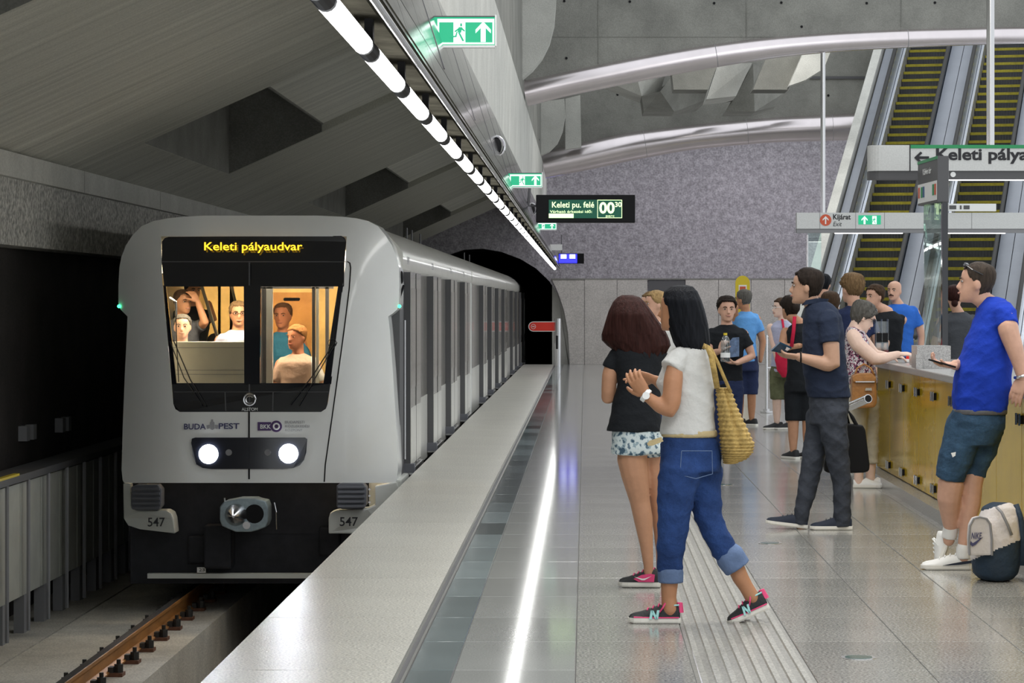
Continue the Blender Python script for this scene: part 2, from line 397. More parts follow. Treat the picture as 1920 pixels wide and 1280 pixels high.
# smooth panels on lower wall
zt = P(0, 524, YW).z
low = thing('wall_back_lower', 'smooth pale wall panels along the end of the platform', None, (2, YW, 0), kind='structure')
edges_px = [1068, 1096, 1157, 1214, 1285, 1347, 1408, 1471, 1533, 1595, 1657]
for a, b in zip(edges_px[:-1], edges_px[1:]):
    x0, x1 = (a-CX)*YW/F+.006, (b-CX)*YW/F-.006
    top = P(0, 556, YW).z if a == 1214 else zt
    mb = MB()
    if a == 1068:
        pts = [P(px, py, YW-.04) for px, py in ((1036,526),(1047,550),(1058,583),(1065,623),(1068.5,683),(1096,683.2),(1096,524.5),(1034,524.5))]
        mb.prism([(p.x-(.006 if p.x > -.02 else 0), p.y, max(p.z, .003)) for p in pts], (0,.03,0))
    else: mb.box(x0, x1, YW-.05, YW-.005, .003, top)
    mb.build('wall_panel', 'wall_panel', low)
mb = MB(); mb.box((1216-CX)*YW/F, (1284-CX)*YW/F, YW-.03, YW-.004, P(0,556,YW).z+.01, zt-.02); mb.build('vent_opening', 'dark_grey', low)
mb = MB(); mb.box((1034-CX)*YW/F, 6.2, YW-.06, YW-.004, zt, zt+.03); mb.build('ledge_strip', 'concrete_dark', low)
# ================================================================ longitudinal beam, cross beams and steel struts
def hp(xr, h): return (xr, H+h)
BX, BB, BT = -1.0, H+2.07, H+3.3
mb = MB(); mb.prism([(BX,4,BB),(BX+.02,4,BT),(BX-.35,4,BT+.1),(BX-.3,4,BB)], (0, YW-4, 0))
struct(mb.build('trim_2', 'concrete_light'), 'long pale concrete beam above the light line')
def strut(name, pts, Y, label):
    # pts: (px, ytop, ybottom)
    xs = np.array([p[0] for p in pts], float); n = 40
    X = np.linspace(xs[0], xs[-1], n)
    top = np.interp(X, xs, [p[1] for p in pts]); bot = np.interp(X, xs, [p[2] for p in pts])
    k = np.ones(5)/5
    def sm(a): return np.convolve(np.pad(a, 2, mode='reflect', reflect_type='odd'), k, 'valid')
    top, bot = sm(top), sm(bot)
    tops = [P(a, t, Y) for a, t in zip(X, top)]; path = [P(a, (t+b)/2, Y) for a, t, b in zip(X, top, bot)]; rad = [(b-t)/2*Y/F for t, b in zip(top, bot)]
    t = thing(name, label, 'strut', path[0]); mb = MB(); mb.tube(path, rad, 28)
    mb.build('cladding', 'strut_steel', t, smooth='a')
    for q in (12, 24, 34):
        m2 = MB(); m2.tube([path[q]-(path[q+1]-path[q])*.02, path[q]+(path[q+1]-path[q])*.02], rad[q]*1.004, 28); m2.build('seam', 'mid_grey', t)
    return tops
Y1, Y2 = 44.0, 62.0
p1 = strut('steel_strut', [(984,151,200),(1000,148,193),(1100,127,172),(1172,112,158),(1258,96,140),(1344,82,126),(1412,73,114),(1516,64,101),(1660,56,91),(1920,50,81),(2150,52,80)], Y1, 'curved polished steel strut in front of the escalators')
p2 = strut('steel_strut', [(1018,285,335),(1100,266,319),(1172,249,303),(1285,236,282),(1309,233,279),(1447,220,267),(1615,212,263),(1640,211,262)], Y2, 'lower curved polished steel strut across the rough end wall')
def crossbeam(name, path, Y, xr, label):
    pts = [Vector((p.x, Y, p.z)) for p in path]+[Vector((xr, Y, path[-1].z)), Vector((xr, Y, 9)), Vector((path[0].x, Y, 9))]
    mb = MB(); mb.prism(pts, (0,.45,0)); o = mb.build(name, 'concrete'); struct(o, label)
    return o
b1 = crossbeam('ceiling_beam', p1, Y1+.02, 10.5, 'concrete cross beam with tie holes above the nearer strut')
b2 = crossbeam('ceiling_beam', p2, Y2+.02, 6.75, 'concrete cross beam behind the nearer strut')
WM[b1.name] = Matrix(); WM[b2.name] = Matrix()
for px, py in ((1058,2),(1181,3),(1339,6),(1465,5),(1625,6),(1753,5),(1062,109),(1503,110-60)):
    mb = MB(); mb.disc(P(px,py,Y1+.015), .022, (0,-1,0), .006, 10); mb.build('tie_hole', 'black', b1)
for px in (1122, 1400, 1690):
    a = P(px, 0, Y1); mb = MB(); mb.box(a.x-.008, a.x+.008, Y1+.012, Y1+.03, P(px,{1122:120,1400:70,1690:50}[px],Y1).z, 8); mb.build('formwork_joint', 'concrete_dark', b1)
mb = MB(); mb.box(P(1035,0,Y1).x, 10.4, Y1+.013, Y1+.03, P(0,69.5,Y1).z, P(0,69,Y1).z+.0); mb.build('formwork_joint', 'concrete_dark', b1)
for px, py in ((1158,177),(1553,179),(1074,252)):
    mb = MB(); mb.disc(P(px,py,Y2+.015), .03, (0,-1,0), .006, 10); mb.build('tie_hole', 'black', b2)
mb = MB(); mb.box(P(1518,0,Y2).x, P(1638,0,Y2).x, Y2-.02, Y2+.05, P(0,148,Y2).z, P(0,143,Y2).z); mb.build('cable_groove', 'dark_grey', b2)
# faceted concrete coffers between the two beams
fc = thing('ceiling_coffers', 'faceted concrete coffers hanging between the cross beams', None, P(1350,150,57), kind='structure')
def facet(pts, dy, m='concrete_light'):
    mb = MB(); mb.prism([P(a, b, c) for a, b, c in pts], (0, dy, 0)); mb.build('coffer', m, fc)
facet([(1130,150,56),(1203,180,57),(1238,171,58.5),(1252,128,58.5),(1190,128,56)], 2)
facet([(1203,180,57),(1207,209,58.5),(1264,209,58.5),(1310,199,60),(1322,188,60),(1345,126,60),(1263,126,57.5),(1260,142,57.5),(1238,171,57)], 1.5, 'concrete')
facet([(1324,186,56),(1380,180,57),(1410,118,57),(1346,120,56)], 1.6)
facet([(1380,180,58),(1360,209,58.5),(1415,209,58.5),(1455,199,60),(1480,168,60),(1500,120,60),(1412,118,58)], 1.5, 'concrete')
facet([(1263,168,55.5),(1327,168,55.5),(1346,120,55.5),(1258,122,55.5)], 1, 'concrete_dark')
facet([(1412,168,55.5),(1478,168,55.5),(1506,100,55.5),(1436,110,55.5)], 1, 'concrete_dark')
facet([(1479,161,55),(1510,150,55),(1545,128,55),(1560,90,55),(1506,100,55)], .8)
# round haunches beside the long beam
def haunch(pts, Y, label, th=.5):
    mb = MB(); mb.prism([P(a,b,Y) for a, b in pts], (0, th, 0)); struct(mb.build('trim_haunch', 'concrete_light'), label)
haunch([(900,-60),(1042,-60),(1042,5),(1039,45),(1030,80),(1016,108),(998,130),(970,154),(940,80)], 42.5, 'large rounded concrete haunch above the nearer strut')
haunch([(985,195),(1058,185),(1060,215),(1055,245),(1045,268),(1030,283),(1014,291),(1000,270)], 60.5, 'small rounded concrete haunch above the lower strut')
mb = MB(); mb.prism([P(1060,185,61.2),P(1088,178,61.2),P(1090,276,61.2),P(1060,280,61.2)], (0,.3,0)); struct(mb.build('trim_pilaster', 'concrete_light'), 'narrow pale pilaster beside the small haunch')
for pts, Y in (([(905,0),(945,-10),(951,14),(943,17),(952,27),(944,31),(958,46),(930,52),(900,30)], 41.8), ([(978,225),(992,219),(1004,240),(1012,262),(1002,268),(985,278)], 58)):
    mb = MB(); mb.prism([P(a,b,Y) for a, b in pts], (0,.3,0)); tag(mb.build('beam_bracket', 'dark_grey'), 'dark stepped metal bracket on the beam by the '+('large haunch' if Y < 50 else 'small haunch'), 'bracket')
# ================================================================ strip light with trough and mirror panels
sl = thing('strip_light', 'long line of white fluorescent tubes in a dark steel trough', 'strip light', (-.8, 30, H+.95))
TR = [(-.85,.955),(-.84,1.03),(-.70,1.05),(-.645,.99),(-.632,.90),(-.645,.895),(-.660,.96),(-.70,1.0),(-.80,1.005)]
YT0, YT1 = 8.6, 82*.83
mb = MB(); mb.loft([[(a, yy, H+b) for a, b in TR] for yy in (6, YW-.5)]); mb.build('trough', 'trough_dark', sl)
mb = MB(); mb.prism([(-.845,6,H+.938),(-.825,6,H+.942),(-.835,6,H+.985),(-.86,6,H+.98)], (0, YW-6.5, 0)); mb.build('trough_edge', 'trough_light', sl)
mb = MB(); mb.tube([(-.628, 6, H+.905), (-.628, YW-.5, H+.905)], .012, 8); mb.build('edge_rail', 'steel', sl)
tube_me = MB(); tube_me.tube([(0,-.66,0),(0,.66,0)], .0335, 14, mi=0)
for s_ in (-1, 1):
    tube_me.tube([(0,s_*.66,0),(0,s_*.70,0)], .0345, 14, mi=1); tube_me.tube([(0,s_*.70,0),(0,s_*.83,0)], .0335, 14, mi=2)
tm = tube_me.mesh('lamp_tube'); [tm.materials.append(M[q]) for q in ('tube_light', 'mid_grey', 'black')]
pit = 1.66; yy = 6.9
while yy < YW-1.2:
    o = bpy.data.objects.new('lamp_tube', tm); COL.objects.link(o); o.location = (-.768, yy, H+.898); setpar(o, sl)
    m2 = MB(); m2.box(-.775, -.745, yy+.80, yy+.86, H+.92, H+1.003); m2.build('lamp_bracket', 'black', sl)
    yy += pit
cl = thing('steel_cladding', 'inclined mirror-like steel panels above the strip light', 'cladding', (-.8, 30, H+1.4))
yy = 6.0; k = 0
while yy < YW-2.2:
    L = 1.9
    for (xa, ha, xb, hb) in ((-.636,.955,-.705,1.16), (-.709,1.17,-.985,2.05)):
        mb = MB(); mb.prism([(xa,yy+.01,H+ha),(xb,yy+.01+.0,H+hb),(xb-.03,yy+.01,H+hb),(xa-.03,yy+.01,H+ha)], (0, L-.02, 0)); mb.build('panel', 'mirror_panel', cl)
    if k % 2 == 0:
        mb = MB(); mb.prism([(-.715,yy-.03,H+1.2),(-.975,yy-.03,H+2.02),(-.985,yy-.03,H+2.02),(-.725,yy-.03,H+1.2)], (0,.06,0)); mb.build('perforated_strip', 'dark_grey', cl)
    yy += L; k += 1
for yy in (24, 40):
    mb = MB(); c = Vector((-.80, yy, H+1.42)); mb.tube([c+Vector((.05*math.cos(a)*.3, .05*0, 0))+Vector((.06*math.cos(a), 0, .09*math.sin(a))) for a in np.linspace(0, 6.28, 17)], .012, 6); mb.ell(c, .05, .02, .08, mi=1)
    tag(mb.build('loudspeaker', ['steel', 'black']), 'round loudspeaker with steel rim on the mirror panels '+('beside the second exit sign' if yy < 30 else 'far along the light line'), 'loudspeaker')
# ================================================================ escalators
ED = Vector((.236, .972, 0)); ER = Vector((.972, -.236, 0)); ESL = .568/1.029
E0 = Vector((4.89, 49.1, 0))
def epos(lane, s, r, z): return E0+ER*(lane*1.79+r)+ED*s+Vector((0,0,z))
ESC_LAB = ['escalator at the far side with a bald man standing at its foot', 'middle escalator rising behind the glass totem', 'escalator at the edge of the photo behind the blue-shirted man']
RUN = .2/ESL
stm = MB()
u, v = ER, ED
def eb(mb, r0, r1, s0, s1, z0, z1, mi=0):
    c = ER*((r0+r1)/2)+ED*((s0+s1)/2)+Vector((0,0,(z0+z1)/2)); mb.obox(c, ER*((r1-r0)/2), ED*((s1-s0)/2), Vector((0,0,(z1-z0)/2)), mi)
eb(stm, -.5, .5, 0, RUN+.03, -.03, .14); eb(stm, -.5, .5, -.006, RUN, .14, .2, 1)
for k in range(16):
    r0 = -.48+k*.0615; eb(stm, r0, r0+.03, -.012, 0, -.03, .135)
mat('step_dark', (.055,.058,.068), .5, .4, var=.2, vscale=8)
mat('step_yellow', (.36,.31,.02), .55, var=.25, vscale=12)
mat('esc_panel', (.25,.29,.36), .3, .5, var=.12, vscale=1.2)
mat('esc_deck', (.27,.29,.33), .5, .2, var=.06, vscale=2)
mat('esc_trim', (.85,.87,.9), .25, .9)
step_me = stm.mesh('step'); step_me.materials.append(M['step_dark']); step_me.materials.append(M['step_yellow'])
for lane in range(3):
    t = thing('escalator', ESC_LAB[lane], 'escalator', epos(lane, 0, 0, 0))
    if lane < 2:
        for k in range(60):
            o = bpy.data.objects.new('step', step_me); COL.objects.link(o); o.location = epos(lane, k*RUN, 0, k*.2-.12); setpar(o, t)
    S1 = 21
    def strip(name, r0, r1, z0, z1, m, s0=0, s1=S1, flat=2.2):
        rings = []
        for s in (-flat, s0, s1):
            zz = max(0, s)*ESL
            rings.append([epos(lane, s, r0, zz+z0), epos(lane, s, r1, zz+z0), epos(lane, s, r1, zz+z1), epos(lane, s, r0, zz+z1)])
        mb = MB(); mb.loft(rings); return mb.build(name, m, t)
    for sd in (-1, 1):
        if lane == 2 and sd == 1: continue
        strip('skirt', *sorted((sd*.51, sd*.55)), -.3, .32, 'mid_grey')
        strip('skirt_trim', *sorted((sd*.505, sd*.56)), .32, .36, 'esc_trim')
        strip('balustrade_panel', *sorted((sd*.57, sd*.59)), .30, .88, 'esc_panel')
        strip('panel_trim', *sorted((sd*.565, sd*.62)), .86, .90, 'esc_trim')
        # handrail with rounded newel end
        path = [epos(lane, S1, sd*.60, S1*ESL+.96), epos(lane, 0, sd*.60, .96), epos(lane, -2.0, sd*.60, .96)]
        for a in np.linspace(0, math.pi, 9)[1:]: path.append(epos(lane, -2.0-.3*math.sin(a), sd*.60, .66+.3*math.cos(a)))
        mb = MB(); mb.tube(path, .045, 10); mb.build('handrail', 'black_rubber', t, smooth=True)
        strip('deck', *sorted((sd*.62, sd*.888)), -.3, .70, 'esc_deck')
        mb = MB(); c = epos(lane, -2.2, sd*.73, 0); mb.obox(c+Vector((0,0,.3)), ER*.16, ED*.2, Vector((0,0,.3))); mb.build('newel_base', 'esc_deck', t, bevel=.03)
    mb = MB(); mb.add([epos(lane,-2.2,-.5,.0), epos(lane,-2.2,.5,.0), epos(lane,0,.5,.004), epos(lane,0,-.5,.004)], [(0,1,2,3)])
    mb.obox(epos(lane, -1.1, 0, .004), ER*.5, ED*1.1, Vector((0,0,.004))); mb.build('landing_plate', 'steel', t)
# concrete parapet on the far side of the escalators and the rear wall of the shaft
rings = []
for s in (-.2, 21):
    zz = max(0, s)*ESL; rings.append([epos(0, s, -1.12, zz-1.2 if s > 0 else 0), epos(0, s, -.93, zz-1.2 if s > 0 else 0), epos(0, s, -.93, zz+.82), epos(0, s, -1.12, zz+.82)])
mb = MB(); mb.loft(rings); struct(mb.build('trim_parapet', 'concrete_light'), 'pale concrete parapet sloping beside the escalators')
mb = MB(); mb.obox(epos(1, 21.2, 0, 8), ER*5, ED*.1, Vector((0,0,7))); struct(mb.build('wall_shaft', 'concrete'), 'rear wall of the escalator shaft')
gl = MB(); a = P(1516,450,50); mb = MB(); mb.obox(P(1527,500,47), (.12,0,0), (0,.01,0), (0,0,.85)); 
gt = thing('glass_screen', 'small upright glass screen beside the escalator foot', 'glass screen', (P(1527,0,47).x, 47, 0))
mb.build('glass_pane', 'clear_glass', gt); mb = MB(); x = P(1514,0,47).x; mb.tube([(x,47,0),(x,47,P(0,440,47).z)], .02, 8); mb.build('post', 'steel', gt)
# ================================================================ ticket counter
CT = thing('ticket_counter', 'long ticket counter with glossy golden panels and grey stone top', 'counter', (2.65, 18, 0))
CXF = 2.62
mb = MB(); mb.box(CXF+.03, 3.35, 12.0, 23.9, 0.0, 1.0); mb.build('body', 'dark_grey', CT)
mb = MB(); mb.box(CXF-.08, 3.45, 12.0, 24.0, 1.0, 1.055); mb.build('counter_top', 'counter_stone', CT, bevel=.008)
mb = MB(); mb.box(CXF-.12, CXF+.03, 12.0, 23.95, 0, .09); mb.build('plinth', 'counter_stone', CT)
clipm = MB(); 
clipm.tube([(0, 0, -.035), (0, 0, .035)], .014, 10)
clipm.box(-.002, .018, -.020, .020, -.026, .026, 1)
cme = clipm.mesh('panel_clip'); cme.materials.append(M['steel']); cme.materials.append(M['black'])
for k in range(12):
    y0, y1 = 23.92-(k+1)*.99, 23.92-k*.99
    mb = MB(); mb.box(CXF, CXF+.02, y0+.006, y1-.006, .10, .985); mb.build('front_panel', 'gold_panel', CT)
    for z in (.17, .86):
        for dy in (-.06, .06):
            o = bpy.data.objects.new('panel_clip', cme); COL.objects.link(o); o.location = (CXF-.018, y0+dy, z); setpar(o, CT)
# things on the counter
hb = thing('brochure_holder', 'clear acrylic brochure holder with black band on the counter', 'holder', P(1653,668,23.5))
c = P(1653, 668, 23.5); mb = MB(); zb = 1.056
x0, x1 = P(1641,0,23.5).x, P(1665,0,23.5).x; ztop = P(0,598,23.5).z
for a, b in ((x0,x0+.006),(x1-.006,x1),((x0+x1)/2-.003,(x0+x1)/2+.003)): mb.box(a, b, 23.45, 23.55, zb, ztop)
mb.box(x0, x1, 23.545, 23.55, zb, ztop-.02); mb.box(x0, x1, 23.45, 23.455, zb, zb+.16); mb.build('acrylic_case', 'acrylic', hb)
mb = MB(); mb.box(x0+.004, x1-.004, 23.46, 23.54, P(0,643,23.5).z, P(0,624,23.5).z); mb.build('leaflet_block', 'black', hb)
mb = MB(); mb.box(2.66, 2.86, 21.6, 21.9, 1.055, 1.13); tag(mb.build('cash_tray', 'steel_brushed', bevel=.01), 'low steel tray standing on the counter edge', 'tray')
rb = thing('alarm_button', 'red dome button on a white base on the counter', 'button', (2.83, 22.6, 1.056))
c = Vector((P(1707,0,22.6).x, 22.6, 1.056)); mb = MB(); mb.box(c.x-.045, c.x+.045, 22.55, 22.65, 1.056, 1.085); mb.build('base', 'white', rb, bevel=.006)
mat('red_plastic', (.75,.02,.015), .3); mb = MB(); mb.ell(c+Vector((0,0,.03)), .04, .04, .05); mb.build('dome', 'red_plastic', rb, smooth=True)
mb = MB(); x0, x1 = P(1718,0,20.6).x, P(1781,0,20.6).x; mb.box(x0, x1, 20.55, 20.9, 1.056, P(0,648,20.6).z); mb.box(x0-.02, x0+.03, 20.45, 20.55, 1.056, P(0,664,20.6).z, 1)
tag(mb.build('counter_box', ['counter_stone', 'counter_stone']), 'grey metal box standing on the counter below the totem', 'box')
# ================================================================ totem
ty = 25.5
tt = thing('info_totem', 'tall glass information totem with dark header behind the counter', 'totem', (P(1752,0,ty).x, ty, 0))
xg0, xg1, xp0, xp1 = (P(q,0,ty).x for q in (1728, 1768, 1766, 1777))
mb = MB(); mb.prism([(xp0,ty-.02,0),(xp1,ty-.02,0),(xp1,ty+.06,0),(xp0,ty+.06,0)], (0,0,P(0,380,ty).z)); mb.build('post', 'black_gloss', tt)
rings = []
for z in np.linspace(.2, P(0,372,ty).z, 22):
    bulge = .03*math.sin(z*3.2)
    rings.append([(xg0+.12, ty+.75+bulge, z), (xg1, ty+.03, z), (xg1, ty+.042, z), (xg0+.12, ty+.762+bulge, z)])
mb = MB(); mb.loft(rings); mb.build('curved_glass', 'clear_glass', tt, smooth='a')
a, b, c_, d = P(1721,330,ty-.35), P(1759,292,ty), P(1779,292,ty), P(1721,395,ty-.35)
zt_, zb_ = P(0,292,ty).z, P(0,378,ty).z
hd = [(P(1721,0,ty+1.1).x, ty+1.1), (P(1758,0,ty).x, ty), (P(1779,0,ty).x, ty+.02), (P(1779,0,ty+.2).x, ty+.2), (P(1735,0,ty+1.2).x, ty+1.2)]
mb = MB(); mb.prism([(q[0], q[1], zb_) for q in hd], (0,0,zt_-zb_)); mb.build('header', 'dark_grey', tt)
n_ = Vector((hd[1][0]-hd[0][0], hd[1][1]-hd[0][1], 0)); ln = n_.length; n_.normalize(); nn = Vector((n_.y, -n_.x, 0))
if nn.y > 0: nn = -nn
def hq(t0, t1, z0, z1, off, m, name):
    q = [Vector((hd[0][0], hd[0][1], 0))+n_*(ln*t_)+nn*off for t_ in (t0, t1)]
    mb = MB(); mb.prism([q[0]+Vector((0,0,z0)), q[1]+Vector((0,0,z0)), q[1]+Vector((0,0,z1)), q[0]+Vector((0,0,z1))], nn*.004); return mb.build(name, m, tt)
hh = zt_-zb_
hq(0, 1, zt_-.03, zt_, .001, 'sign_green', 'green_edge'); hq(0.02, .98, zb_+.02, zb_+hh*.47, .001, 'white', 'map_panel')
ang = math.atan2(n_.y, n_.x)
o = text('Kálvin tér', ln*.42, .06, Vector((hd[0][0], hd[0][1], zb_+hh*.66))+n_*(ln*.28)+nn*.004, 'white', tt, rot=(math.pi/2,0,ang))
for t_, m in ((.06,'sign_red'),(.2,'sign_green'),(.3,'blue_dark'),(.78,'sign_green'),(.88,'sign_red')):
    if m not in M: mat(m, (.03,.10,.25), .5)
    hq(t_, t_+.07, zb_+.07, zb_+hh*.40, .006, m, 'map_mark')
# ================================================================ hanging signs
def hang_pole(parent, px, Y, ztop, zbot, flange=True):
    x = P(px,0,Y).x; mb = MB(); mb.tube([(x,Y,zbot),(x,Y,ztop)], .04, 14); mb.build('pole', 'steel', parent, smooth='a')
    if flange: mb = MB(); mb.tube([(x,Y,ztop-.11),(x,Y,ztop)], .085, 16); mb.build('flange', 'steel', parent, smooth='a')
KY = 44.0
ks = thing('exit_sign_bar', 'long grey hanging sign bar reading Kijárat Exit under the strut', 'sign', P(1600,415,KY))
hang_pole(ks, 1543, KY, P(0,84,KY).z, P(0,400,KY).z)
x0, x1 = P(1493,0,KY).x, P(1990,0,KY).x
mb = MB(); mb.box(x0, x1, KY-.12, KY+.12, P(0,429,KY).z, P(0,399,KY).z); mb.build('sign_box', 'sign_grey', ks)
mb = MB(); mb.box(x0, x1, KY-.10, KY+.10, P(0,436.5,KY).z, P(0,429,KY).z); mb.build('lower_channel', 'mid_grey', ks)
for a in (1536, 1603, 1657, 1820): mb = MB(); xx = P(a,0,KY).x; mb.box(xx-.004, xx+.004, KY-.122, KY-.1, P(0,429,KY).z, P(0,399,KY).z); mb.build('panel_seam', 'mid_grey', ks)
for a, b in ((1565,1692),(1773,1884)):
    mb = MB(); mb.box(P(a,0,KY).x, P(b,0,KY).x, KY-.06, KY+.02, P(0,438,KY).z, P(0,436.6,KY).z); mb.build('light_strip', 'led_strip', ks)
mb = MB(); mb.disc(P(1548,412.5,KY-.121), 10.8*KY/F, (0,-1,0), .004, 28); mb.build('red_disc', 'sign_red', ks)
def arrow(mb, cx, cy, s, Y, d='up', wd=.16):
    q = {'up': [(0,-1),(.75,-.2),(.75,.15),(wd,-.38),(wd,1),(-wd,1),(-wd,-.38),(-.75,.15),(-.75,-.2)], }
    pts = q['up']
    if d == 'left': pts = [(y_, -x_) for x_, y_ in pts]
    mb.prism([P(cx+a*s, cy+b*s, Y) for a, b in pts], (0,-.004,0))
mb = MB(); arrow(mb, 1548, 412.5, 7.5, KY-.126); mb.build('arrow', 'white', ks)
text('Kijárat', 33*KY/F, 13*KY/F, P(1562,414.5,KY-.122), 'ink', ks, bold=.025); text('Exit', 16.5*KY/F, 8.5*KY/F, P(1562,424,KY-.122), 'ink', ks, shear=.25)
mb = MB(); mb.box(P(1608,0,KY).x, P(1650,0,KY).x, KY-.126, KY-.11, P(0,421,KY).z, P(0,404,KY).z); mb.build('exit_panel', 'exit_green', ks)
def runner(mb, cx, cy, s, Y, flip=1):
    # white doorway with running figure cut out of it as green limbs
    def q(pts): mb.prism([P(cx+a*s*flip, cy+b*s, Y) for a, b in pts], (0,-.004,0))
    q([(-.45,-1),(.6,-1),(.6,1),(-.45,1)])
def runfig(mb, cx, cy, s, Y, flip=1):
    def q(pts): mb.prism([P(cx+a*s*flip, cy+b*s, Y) for a, b in pts], (0,-.004,0))
    q([(.05,-.78),(.22,-.78),(.22,-.5),(.05,-.5)]); q([(-.1,-.42),(.25,-.42),(.12,.1),(-.2,.05)]); q([(-.1,-.35),(-.5,-.05),(-.42,.05),(-.05,-.2)]); q([(.22,-.38),(.5,-.1),(.45,0),(.15,-.2)])
    q([(.0,.05),(.42,.85),(.25,.9),(-.15,.1)]); q([(-.2,0),(-.3,.5),(-.85,.55),(-.85,.42),(-.42,.38),(-.3,0)])
mb = MB(); arrow(mb, 1621, 412.5, 7.5, KY-.128, wd=.22); runner(mb, 1639, 412.5, 7.5, KY-.128); mb.build('exit_pictogram', 'exit_white', ks)
mb = MB(); runfig(mb, 1639, 412.5, 7.5, KY-.133); mb.build('running_figure', 'exit_green', ks)
bx = MB(); bx.box(P(1778,0,43.9).x, P(1867,0,43.9).x, 43.85, 44.0, P(0,396,43.9).z, P(0,382,43.9).z); 
for a, b in ((1780,1793),(1800,1803),(1807,1818)): bx.box(P(a,0,43.84).x, P(b,0,43.84).x, 43.84, 43.86, P(0,392,43.84).z, P(0,385,43.84).z, 1)
tag(bx.build('cable_box', ['white', 'dark_grey']), 'white ribbed box lying on top of the exit sign bar', 'box')
LY = 27.0
ls = thing('direction_sign', 'large grey hanging sign with arrow to Keleti pályaudvar and green stripe', 'sign', P(1800,300,LY))
hang_pole(ls, 1857, LY, 5.6, P(0,272,LY).z, False)
x0 = P(1628,0,LY).x; x1 = P(2075,0,LY).x; z0, z1 = P(0,321,LY).z, P(0,273,LY).z
rings = []; prof = [(x0+.12*(1-math.cos(a))*0+ .0, 0) for a in (0,)]
pl = [(x0, LY+.10)]+[(x0+.13-.13*math.cos(a), LY-.10*math.sin(a)*1-.0) for a in np.linspace(.0, math.pi/2, 7)]+[(x1, LY-.10), (x1, LY+.10)]
mb = MB(); mb.prism([(a, b, z0) for a, b in pl], (0,0,z1-z0)); mb.build('sign_box', 'sign_grey', ls)
mb = MB(); mb.prism([(a, b+.015, P(0,337,LY).z) for a, b in pl], (0,0,z0-P(0,337,LY).z)); mb.build('lower_channel', 'dark_grey', ls)
mb = MB(); mb.box(P(1705,0,LY).x, x1, LY-.106, LY-.09, P(0,279,LY).z, z1+.002); mb.build('green_stripe', 'sign_green', ls)
mb = MB(); mb.box(P(1703,0,LY).x, P(1705,0,LY).x, LY-.105, LY-.09, z0, z1); mb.build('divider', 'ink', ls)
mb = MB(); mb.prism([P(a,b,LY-.106) for a, b in ((1714,295.5),(1726,284),(1729.5,287),(1723,293),(1742,293),(1742,298),(1723,298),(1729.5,304),(1726,307))], (0,-.003,0)); mb.build('arrow', 'ink', ls)
text('Keleti pályaudvar', 257*LY/F, 29*LY/F, P(1755,307,LY-.104), 'ink', ls, bold=.028)
mb = MB(); mb.disc(P(1787,327,LY-.087), 5*LY/F, (0,-1,0), .004, 16); mb.build('round_lamp', 'white', ls)
mb = MB(); mb.box(P(1740,0,LY).x, x1, LY-.05, LY+.03, P(0,338.4,LY).z, P(0,337,LY).z+.001); mb.build('light_strip', 'led_strip', ls)
# green emergency exit signs on the mirror panels
for i, (xl, xr, yt, yb, Y, lab) in enumerate(((818,928,32,85,15.0,'largest lit green exit sign with running figure and arrow, closest to the camera'), (955,1016,325,350,25.6,'lit green exit sign above the departure board'), (1003,1043,417,430,42.5,'small lit green exit sign partly behind the departure board'))):
    t = thing('exit_sign', lab, 'exit sign', P((xl+xr)/2,yb,Y), 'green exit signs along the light line')
    x0, x1, z0, z1 = P(xl,0,Y).x, P(xr,0,Y).x, P(0,yb,Y).z, P(0,yt,Y).z
    mb = MB(); mb.box(x0-.03, x1, Y, Y+.03, z0, z1); mb.build('lit_panel', 'exit_green', t)
    mb = MB(); mb.box(x1, x1+.008, Y-.01, Y+.05, z0-.004, z1+.012); mb.box(x0-.03, x1, Y-.008, Y+.05, z0-.012, z0); mb.box(x0-.03, x1, Y-.008, Y+.05, z1, z1+.006, 1); mb.build('frame', ['white', 'dark_grey'], t)
    sc_ = (yb-yt)/53.0; w_ = 3*sc_
    mb = MB(); bw = .006*Y/15*sc_*1.6
    hx0 = P(xl+(xr-xl)*.02,0,Y).x
    for (a, b, c_, d_) in ((hx0,x1-.004,z0+.006,z0+.006+bw),(hx0,x1-.004,z1-.01-bw*2,z1-.01),(hx0,hx0+bw,z0+.006,z1-.01),(x1-.004-bw,x1-.004,z0+.006,z1-.01)): mb.box(a, b, Y-.003, Y, c_, d_)
    arrow(mb, xl+(xr-xl)*.80, (yt+yb)/2+1*sc_, 19*sc_, Y-.001, wd=.24); runner(mb, xl+(xr-xl)*.38, (yt+yb)/2+1*sc_, 21*sc_, Y-.001); mb.build('pictogram', 'exit_white', t)
    mb = MB(); runfig(mb, xl+(xr-xl)*.40, (yt+yb)/2+1*sc_, 20*sc_, Y-.006); mb.build('running_figure', 'exit_green', t)
# departure board
DY = 35.0
db = thing('departure_board', 'black departure display with green screen reading Keleti pu. felé', 'display', P(1098,417,DY))
mb = MB(); mb.box(P(1005,0,DY).x, P(1191,0,DY).x, DY, DY+.22, P(0,417,DY).z, P(0,365,DY).z); mb.build('case', 'black', db, bevel=.012)
for a in (1030, 1165):
    mb = MB(); xx = P(a,0,DY).x; mb.tube([(xx,DY+.1,P(0,366,DY).z),(xx,DY+.1,P(0,366,DY).z+.9),(-.9,DY+.1,P(0,366,DY).z+1.0)], .014, 6)
mb = MB(); mb.tube([(P(1008,0,DY).x,DY+.1,P(0,385,DY).z),(-.75,DY+.1,P(0,385,DY).z),(-.72,DY+.1,P(0,340,DY).z)], .02, 6); mb.build('bracket', 'dark_grey', db)
mb = MB(); mb.box(P(1029,0,DY).x, P(1166,0,DY).x, DY-.006, DY, P(0,409,DY).z, P(0,374.5,DY).z); mb.build('screen', 'display_green', db)
